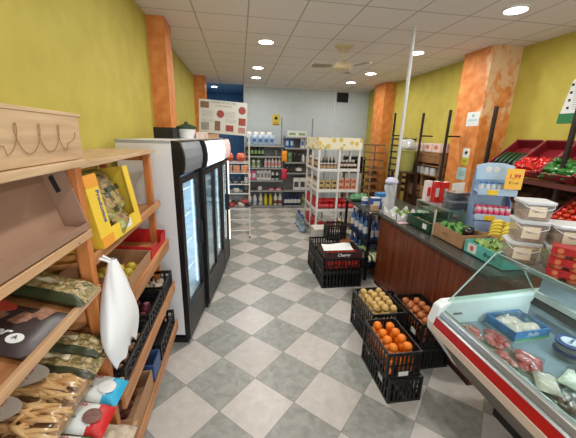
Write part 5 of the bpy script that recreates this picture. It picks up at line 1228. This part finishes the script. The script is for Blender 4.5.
# box with chicken
t = thing('chicken_box', 'blue and green printed carton of wrapped poultry in the meat case', 'box', (1.60,1.30,ZD), (0,0,.06))
PB = mat('blue_green_print', (74,128,186), .5, var=.35, vscale=22); PG = mat('green_foot_print', (92,168,120), .5)
MB().box(0,.26,0,.21,0,.006).build('base', PAPER, t)
for nm, q in (('front_side',(0,.26,0,.006)),('rear_side',(0,.26,.204,.21)),('left_side',(0,.006,.006,.204)),('right_side',(.254,.26,.006,.204))):
    s = MB().box(*q,.006,.07).build(nm, PB, t)
MB().box(0,.26,-.001,0,.006,.022).build('green_foot', PG, t)
text('box_lettering','Pollo',.04,PAPER,t,(.13,-.002,.045),(PI/2,0,0),shear=.2)
t = thing('wrapped_poultry', 'clear wrapped pale poultry heaped in the blue printed carton', 'poultry', (1.72,1.41,ZD+.01))
b = MB()
for i in range(5): b.blob(.042, c=((i%3-1)*.065, (i//3-.5)*.08, .03), sc=(1.2,1,.7), jit=.12, nu=12, nv=8)
b.build('meat', mat('pale_poultry', (226,206,200), .4, var=.06), t, smooth=True); MB().pillow(.22,.18,.07,wr=.008,seed=5).build('film', FILM, t, smooth=True, loc=(0,0,.055))
BT = mat('navy_lid', (46,62,104), .35, var=.3, vscale=25)
def cheese(label, x, y, z):
    t = thing('cheese_tub', label, 'tub', (x,y,z), (0,0,0), 'navy lidded tubs')
    MB().lathe([(.058,0),(.066,.034)], 26).build('tub_body', TUB, t, smooth=.6); MB().lathe([(.069,.034),(.07,.046),(.0,.048)], 26).build('lid', BT, t, smooth=.6)
    MB().lathe([(.045,.0485),(.045,.0495)], 22).build('lid_label', mat('tub_label_grey', (176,178,186), .5), t); text('lid_lettering','Queso',.026,BT,t,(0,0,.051),(0,0,.4))
cheese('round tub with a navy lid at the rear of the case, lower of two', 1.80,1.16,ZD); cheese('round tub with a navy lid stacked on another at the rear of the case', 1.80,1.16,ZD+.051)
cheese('round navy lidded tub farther right behind the dark packet', 1.85,.97,ZD)
t = thing('dark_packet', 'dark purple packet with white lettering leaning by the round tubs', 'packet', (1.72,.99,ZD), (0,0,.5)); MB().pillow(.15,.12,.07,wr=.004,seed=12).build('film', mat('purple_packet', (58,44,84), .3, var=.3, vscale=20), t, smooth=True, loc=(0,0,.036)); text('packet_lettering','Jamon',.035,PAPER,t,(0,0,.073),(0,0,0))
def wrapped(label, x, y, L, W, T, m, rz, seed):
    t = thing('wrapped_cut', label, 'packet', (x,y,ZD), (0,0,rz)); MB().pillow(L,W,T,wr=.004,seed=seed+3).build('contents', m, t, smooth=True, loc=(0,0,T*.5+.002)); MB().pillow(L*1.15,W*1.15,T*1.1,wr=.005,seed=seed).build('film', FILM, t, smooth=True, loc=(0,0,T*.5+.006))
wrapped('white wrapped cheese piece right of the pink meat pack', 1.62,.98,.15,.10,.05,mat('white_cheese', (232,230,222), .5),.4,21)
wrapped('pale clear wrapped packet in front of the white cheese', 1.47,.99,.14,.10,.04,mat('pale_fillet', (214,196,190), .5),.9,22)
SAUS = mat('dark_sausage', (84,34,34), .35, var=.25, vscale=30)
for i, (x, y, lb) in enumerate([(1.47,.86,'dark cured sausage packet at the front of the case, farthest'),(1.54,.80,'dark cured sausage packet at the bottom right, middle of three'),(1.60,.74,'dark cured sausage packet nearest the camera at the right edge')]):
    t = thing('sausage_pack', lb, 'meat pack', (x,y,ZD), (0,0,.3-.2*i)); MB().tube([(-.06,0,.02),(-.04,0,.024),(.04,0,.024),(.06,0,.02)], [.008,.02,.02,.008], 10).tube([(-.05,.035,.018),(-.03,.04,.02),(.04,.035,.02),(.06,.04,.018)], [.006,.016,.016,.006], 10).build('sausages', SAUS, t, smooth=True); MB().pillow(.17,.12,.05,wr=.003,seed=30+i).build('film', FILM, t, smooth=True, loc=(0,.015,.026))
for i in range(4):
    wrapped('wrapped pale packet deep in the near end of the case, '+['first','second','third','last'][i]+' beyond the sausages', 1.42+.13*(i%2),.56-.16*(i//2),.13,.10,.04,mat('pale_fillet', (214,196,190)),.5,50+i)
# tubs on the worktop
BISC = mat('biscuit_filling', (176,132,92), .7, var=.3, vscale=45)
def tub(label, x, y, z, rz, w=.155, d=.135, h=.105):
    t = thing('snack_tub', label, 'tub', (x,y,z), (0,0,rz), 'clear lidded tubs on the meat counter')
    b = MB(); a, c = w/2, d/2; k = .9
    ring = lambda s, z_: [(sx*a*s*q, sy*c*s*p, z_) for sx, sy, q, p in ((1,1,1,.8),(1,1,.8,1),(-1,1,.8,1),(-1,1,1,.8),(-1,-1,1,.8),(-1,-1,.8,1),(1,-1,.8,1),(1,-1,1,.8))]
    lv = [ring(k,0), ring(1,h-.016)]; b.add(lv[0]+lv[1], [tuple(range(8))]+[(i,(i+1)%8,8+(i+1)%8,8+i) for i in range(8)]); b.build('tub_body', TUB, t)
    b = MB(); lv = [ring(1.06,h-.018), ring(1.07,h-.004), ring(.98,h)]; b.add(sum(lv,[]), [tuple(range(8))]+[(j*8+i,j*8+(i+1)%8,j*8+8+(i+1)%8,j*8+8+i) for j in (0,1) for i in range(8)]+[tuple(range(16,24))]); b.build('lid', clear_mat('milky_lid', (228,232,236), .3, .25, body=.6), t)
    b = MB(); lv = [ring(.84,.004), ring(.88,h*.35)]; b.add(lv[0]+lv[1], [tuple(range(8)),tuple(range(8,16))]+[(i,(i+1)%8,8+(i+1)%8,8+i) for i in range(8)]); b.build('filling', BISC, t)
    l = MB().box(-a*.62,a*.45,-c-.003,-c-.001,h*.2,h*.74).build('paper_label', LABEL, t); text('label_lettering','Casero',.02,mat('brown_ink', (100,66,48), .7),t,(-a*.08,-c-.004,h*.5),(PI/2,0,0))
    MB().tube([(a*1.02,-c*.7,h-.02),(a*.8,-c*1.25,h*.72),(0,-c*1.32,h*.52),(-a*.8,-c*1.25,h*.72),(-a*1.02,-c*.7,h-.02)], .0022, 5).build('carry_handle', WHITEP, t)
WT = 1.271
tub('clear lidded tub with a cream label, bottom of the left stack on the meat counter', 1.745,1.535,WT,-.55,.17,.15,.135)
tub('clear lidded tub with a cream label, middle of the left stack on the meat counter', 1.76,1.53,WT+.136,-.5,.17,.15,.135)
tub('clear lidded tub with a cream label, top of the left stack on the meat counter', 1.775,1.54,WT+.272,-.42,.165,.145,.115)
tub('clear lidded tub at the bottom of the second stack behind the red packs', 1.905,1.42,WT,-.6,.165,.15,.135)
tub('large clear tub on top of the second stack behind the red packs', 1.93,1.42,WT+.136,-.5,.20,.165,.13)
tub('clear tub at the right edge of the picture behind the red packs', 2.0,1.20,WT,-.5,.165,.15,.12)
tub('upper clear tub at the right edge of the picture', 2.0,1.20,WT+.121,-.5,.165,.15,.12)
RPK = mat('red_pot_sleeve', (168,28,32), .4, var=.2, vscale=22); GLD = mat('gold_pot_print', (196,112,72), .4)
def pot_block(label, x, y, z, rz):
    t = thing('yogurt_pack', label, 'pack', (x,y,z), (0,0,rz), 'red and gold packs stacked on the meat counter')
    MB().box(-.075,.075,-.045,.045,.022,.062).build('red_sleeve', RPK, t, bevel=.003)
    for i in (-1,1): MB().lathe([(.026,0),(.034,.04),(.0,.042)], 16).build('pot', GLD, t, loc=(i*.037,-.008,0), smooth=.6)
    for i in (-1,1): MB().lathe([(.014,0),(.014,.001)], 14).build('gold_print', GLD, t, loc=(i*.037,-.045,.042), rot=(PI/2,0,0))
for k in range(3):
    for j in range(3):
        pot_block('red and gold pot pack, '+['leftmost','middle','rightmost'][j]+' one in the '+['bottom','middle','top'][k]+' layer on the meat counter', 1.745+j*.10, 1.255-j*.13, WT+.0635*k, -.9)
# ================================================================== FLOOR CRATES
tg = lambda *a: [a]
crate('lower black crate of the orange stack, nearest the camera', (1.10,1.72,0), 0, .28,.52,.225, nb=7, mw=11, cards=[(-.002,.14,.13,'x')])
crate('upper black crate filled with oranges', (1.065,1.73,.227), 0, .28,.44,.225, nb=7, mw=9, cards=[(.14,-.003,.04,'y')])
crate('lower black crate under the potato crate', (1.22,2.30,0), .05, .34,.50,.21, nb=8, mw=11)
crate('upper black crate filled with potatoes', (1.19,2.27,.212), .02, .34,.50,.21, nb=8, mw=11)
crate('low black crate lying under the onion crate against the counter', (1.545,2.02,0), 0, .29,.56,.215, nb=8, mw=11, group='black plastic produce crates')
crate('upper black crate filled with onions beside the meat case', (1.535,2.03,.217), 0, .30,.52,.235, nb=8, mw=11, cards=[(-.003,.12,.10,'x')])
crate('empty low black crate behind the onion stack by the counter', (1.56,2.62,0), 0, .26,.44,.20, nb=7, mw=9)
def heap(o, cat, label, group, x0, x1, y0, y1, z0, r, layers, jit=.3, seed=1, dx=1.95):
    rn = random.Random(seed); first = True
    for l in range(layers):
        ins = r*(1.0+.28*l); nx = max(1, int((x1-x0-2*ins)/(r*dx))+1); ny = max(1, int((y1-y0-2*ins)/(r*dx))+1)
        for i in range(nx):
            for j in range(ny):
                x = x0+ins+(x1-x0-2*ins)*(i/(nx-1) if nx > 1 else .5)+rn.uniform(-jit,jit)*r*.4; y = y0+ins+(y1-y0-2*ins)*(j/(ny-1) if ny > 1 else .5)+rn.uniform(-jit,jit)*r*.4
                z = z0+r+l*r*1.45+rn.uniform(-.25,.25)*r
                ro_ = (rn.random()*6,rn.random()*6,rn.random()*6)
                if first: o.location = (x,y,z); o.rotation_euler = ro_; tag(o, label, cat, group); first = False
                else: dup(o, (x,y,z), ro_)
ORA = mat('orange_peel', (240,132,34), .35, bump=.25, bscale=160)
oo = MB().blob(.037, nu=16, nv=11, mi=0).lathe([(.005,.036),(.003,.038)], 6, mi=1).build('orange', [ORA, LEAF], smooth=True)
heap(oo,'fruit','round orange in the black crate nearest the camera','oranges in the crate',1.08,1.33,1.745,2.155,.238,.037,4,seed=4)
PTT = mat('potato_skin', (206,172,106), .6, var=.12, vscale=30)
po = MB().blob(.036, sc=(1.15,.95,.9), jit=.05, nu=14, nv=9).build('potato', PTT, smooth=True)
heap(po,'vegetable','pale yellow potato in the black floor crate','potatoes in the floor crate',1.205,1.505,2.30,2.75,.224,.036,4,seed=5)
ONI = mat('onion_skin', (200,122,74), .35, var=.22, vscale=25)
on = MB().lathe([(.002,.052),(.004,.040),(.012,.034),(.028,.022),(.036,.004),(.032,-.014),(.016,-.028),(.005,-.032)], 14).build('onion', ONI, smooth=True)
heap(on,'vegetable','copper brown onion in the black crate beside the meat case','onions in the floor crate',1.555,1.815,2.05,2.53,.230,.037,4,seed=6)
# far stacks
crate('bottom black crate of the cherry tomato stack', (1.07,3.56,0), 0, .56,.38,.225, nb=11, mw=8)
crate('second black crate of the cherry tomato stack', (1.06,3.55,.227), 0, .56,.38,.20, nb=11, mw=8)
t = tray('tomato_carton', 'white lined red and black carton of cherry tomatoes on the far crate stack', 'box', (1.08,3.54,.429), 0, .52,.38,.10, mat('tomato_carton_print', (60,34,32), .5, var=.4, vscale=18), PAPER)
text('carton_lettering','Cherry',.06,PAPER,t,(.26,-.002,.055),(PI/2,0,0),shear=.2,bold=.001)
CH = mat('cherry_tomato_skin', (206,50,24), .25, var=.1)
co = MB().blob(.019, nu=9, nv=6).build('cherry_tomato', CH, smooth=True)
first = True; rn = random.Random(9)
for k, (x0,x1,y,z,nx,nz) in enumerate([(1.13,1.57,3.575,.30,14,5)]):
    for j in range(nz):
        for i in range(nx):
            p = (x0+(x1-x0)*i/(nx-1)+rn.uniform(-.004,.004), y+rn.uniform(0,.012), z+j*.029)
            if first: co.location = p; tag(co, 'small red cherry tomato behind the bars of the far crate', 'vegetable', 'cherry tomatoes in the far crate'); first = False
            else: dup(co, p)
co2 = bpy.data.objects.new('cherry_tomato', co.data); COL.objects.link(co2); heap(co2,'vegetable','cherry tomato in the open white lined carton','cherry tomatoes in the carton',1.10,1.58,3.56,3.90,.436,.021,1,seed=8,dx=2.3)
t = thing('carton_liner', 'white paper liner folded over the cherry tomatoes', 'paper', (1.33,3.80,.50), (math.radians(12),0,0)); MB().grid(lambda u, v: ((u-.5)*.42,(v-.5)*.18,.012*math.sin(6*u)*math.sin(4*v)+.004), 14, 8).build('paper_sheet', PAPER, t, smooth=True)
crate('lower black crate standing behind the cherry tomato stack', (1.06,4.0,0), 0, .40,.40,.225, nb=9, mw=8)
crate('upper black crate standing behind the cherry tomato stack', (1.07,4.0,.227), 0, .40,.40,.225, nb=9, mw=8)
t = crate('black crate stood on its side on top of the rear stack', (1.30,4.20,.454), 0, .30,.22,.24, nb=7, mw=5)
crate('black crate on the floor between the far stack and the dark table', (1.48,4.0,0), 0, .24,.42,.3, nb=6, mw=9)
t = thing('vegetable_carton', 'brown carton with orange produce print beside the upper rear crate', 'box', (1.50,3.99,.303)); MB().box(0,.18,0,.34,0,.16).build('box_body', mat('orange_brown_carton', (176,112,74), .6, var=.25, vscale=14), t, bevel=.004); MB().box(-.001,0,.05,.25,.04,.12).build('print_panel', PO, t)
t = thing('white_carton_box', 'white carton standing on the floor at the foot of the white gondola', 'box', (1.32,5.05,0)); MB().box(0,.30,0,.3,0,.36).build('box_body', mat('dull_white_card', (206,202,196), .7), t, bevel=.004); MB().box(-.001,0,0,.3,0,.10).build('brown_foot', CARD, t)
LKW = mat('leek_white', (214,222,180), .45)
lk = MB().tube([(0,-.2,0),(0,-.02,0)], [.016,.017], 8, mi=0)
for a in (-.25,0,.25): lk.grid(lambda u, v, a=a: ((v-.5)*.05*(1-u*.5)+a*u*.25, -.02+.22*u, .01*math.sin(3*u)+.006*a), 6, 3, mi=1)
lko = lk.build('leek', [LKW, LEAFP], smooth=True)
scatter('leek','vegetable','leek with a pale stem lying at the end of the dark table shelf','leeks by the dark table', lko, [(1.80+.04*(i%3),3.80,.385+.03*(i//3)) for i in range(6)], [(.1,0,PI/2*0+.12*(i-2)) for i in range(6)])
crate('low black crate holding leeks on the lower table shelf', (1.76,3.70,.2), 0, .20,.1,.16, nb=5, mw=3) if False else None
# ceiling-level end of script
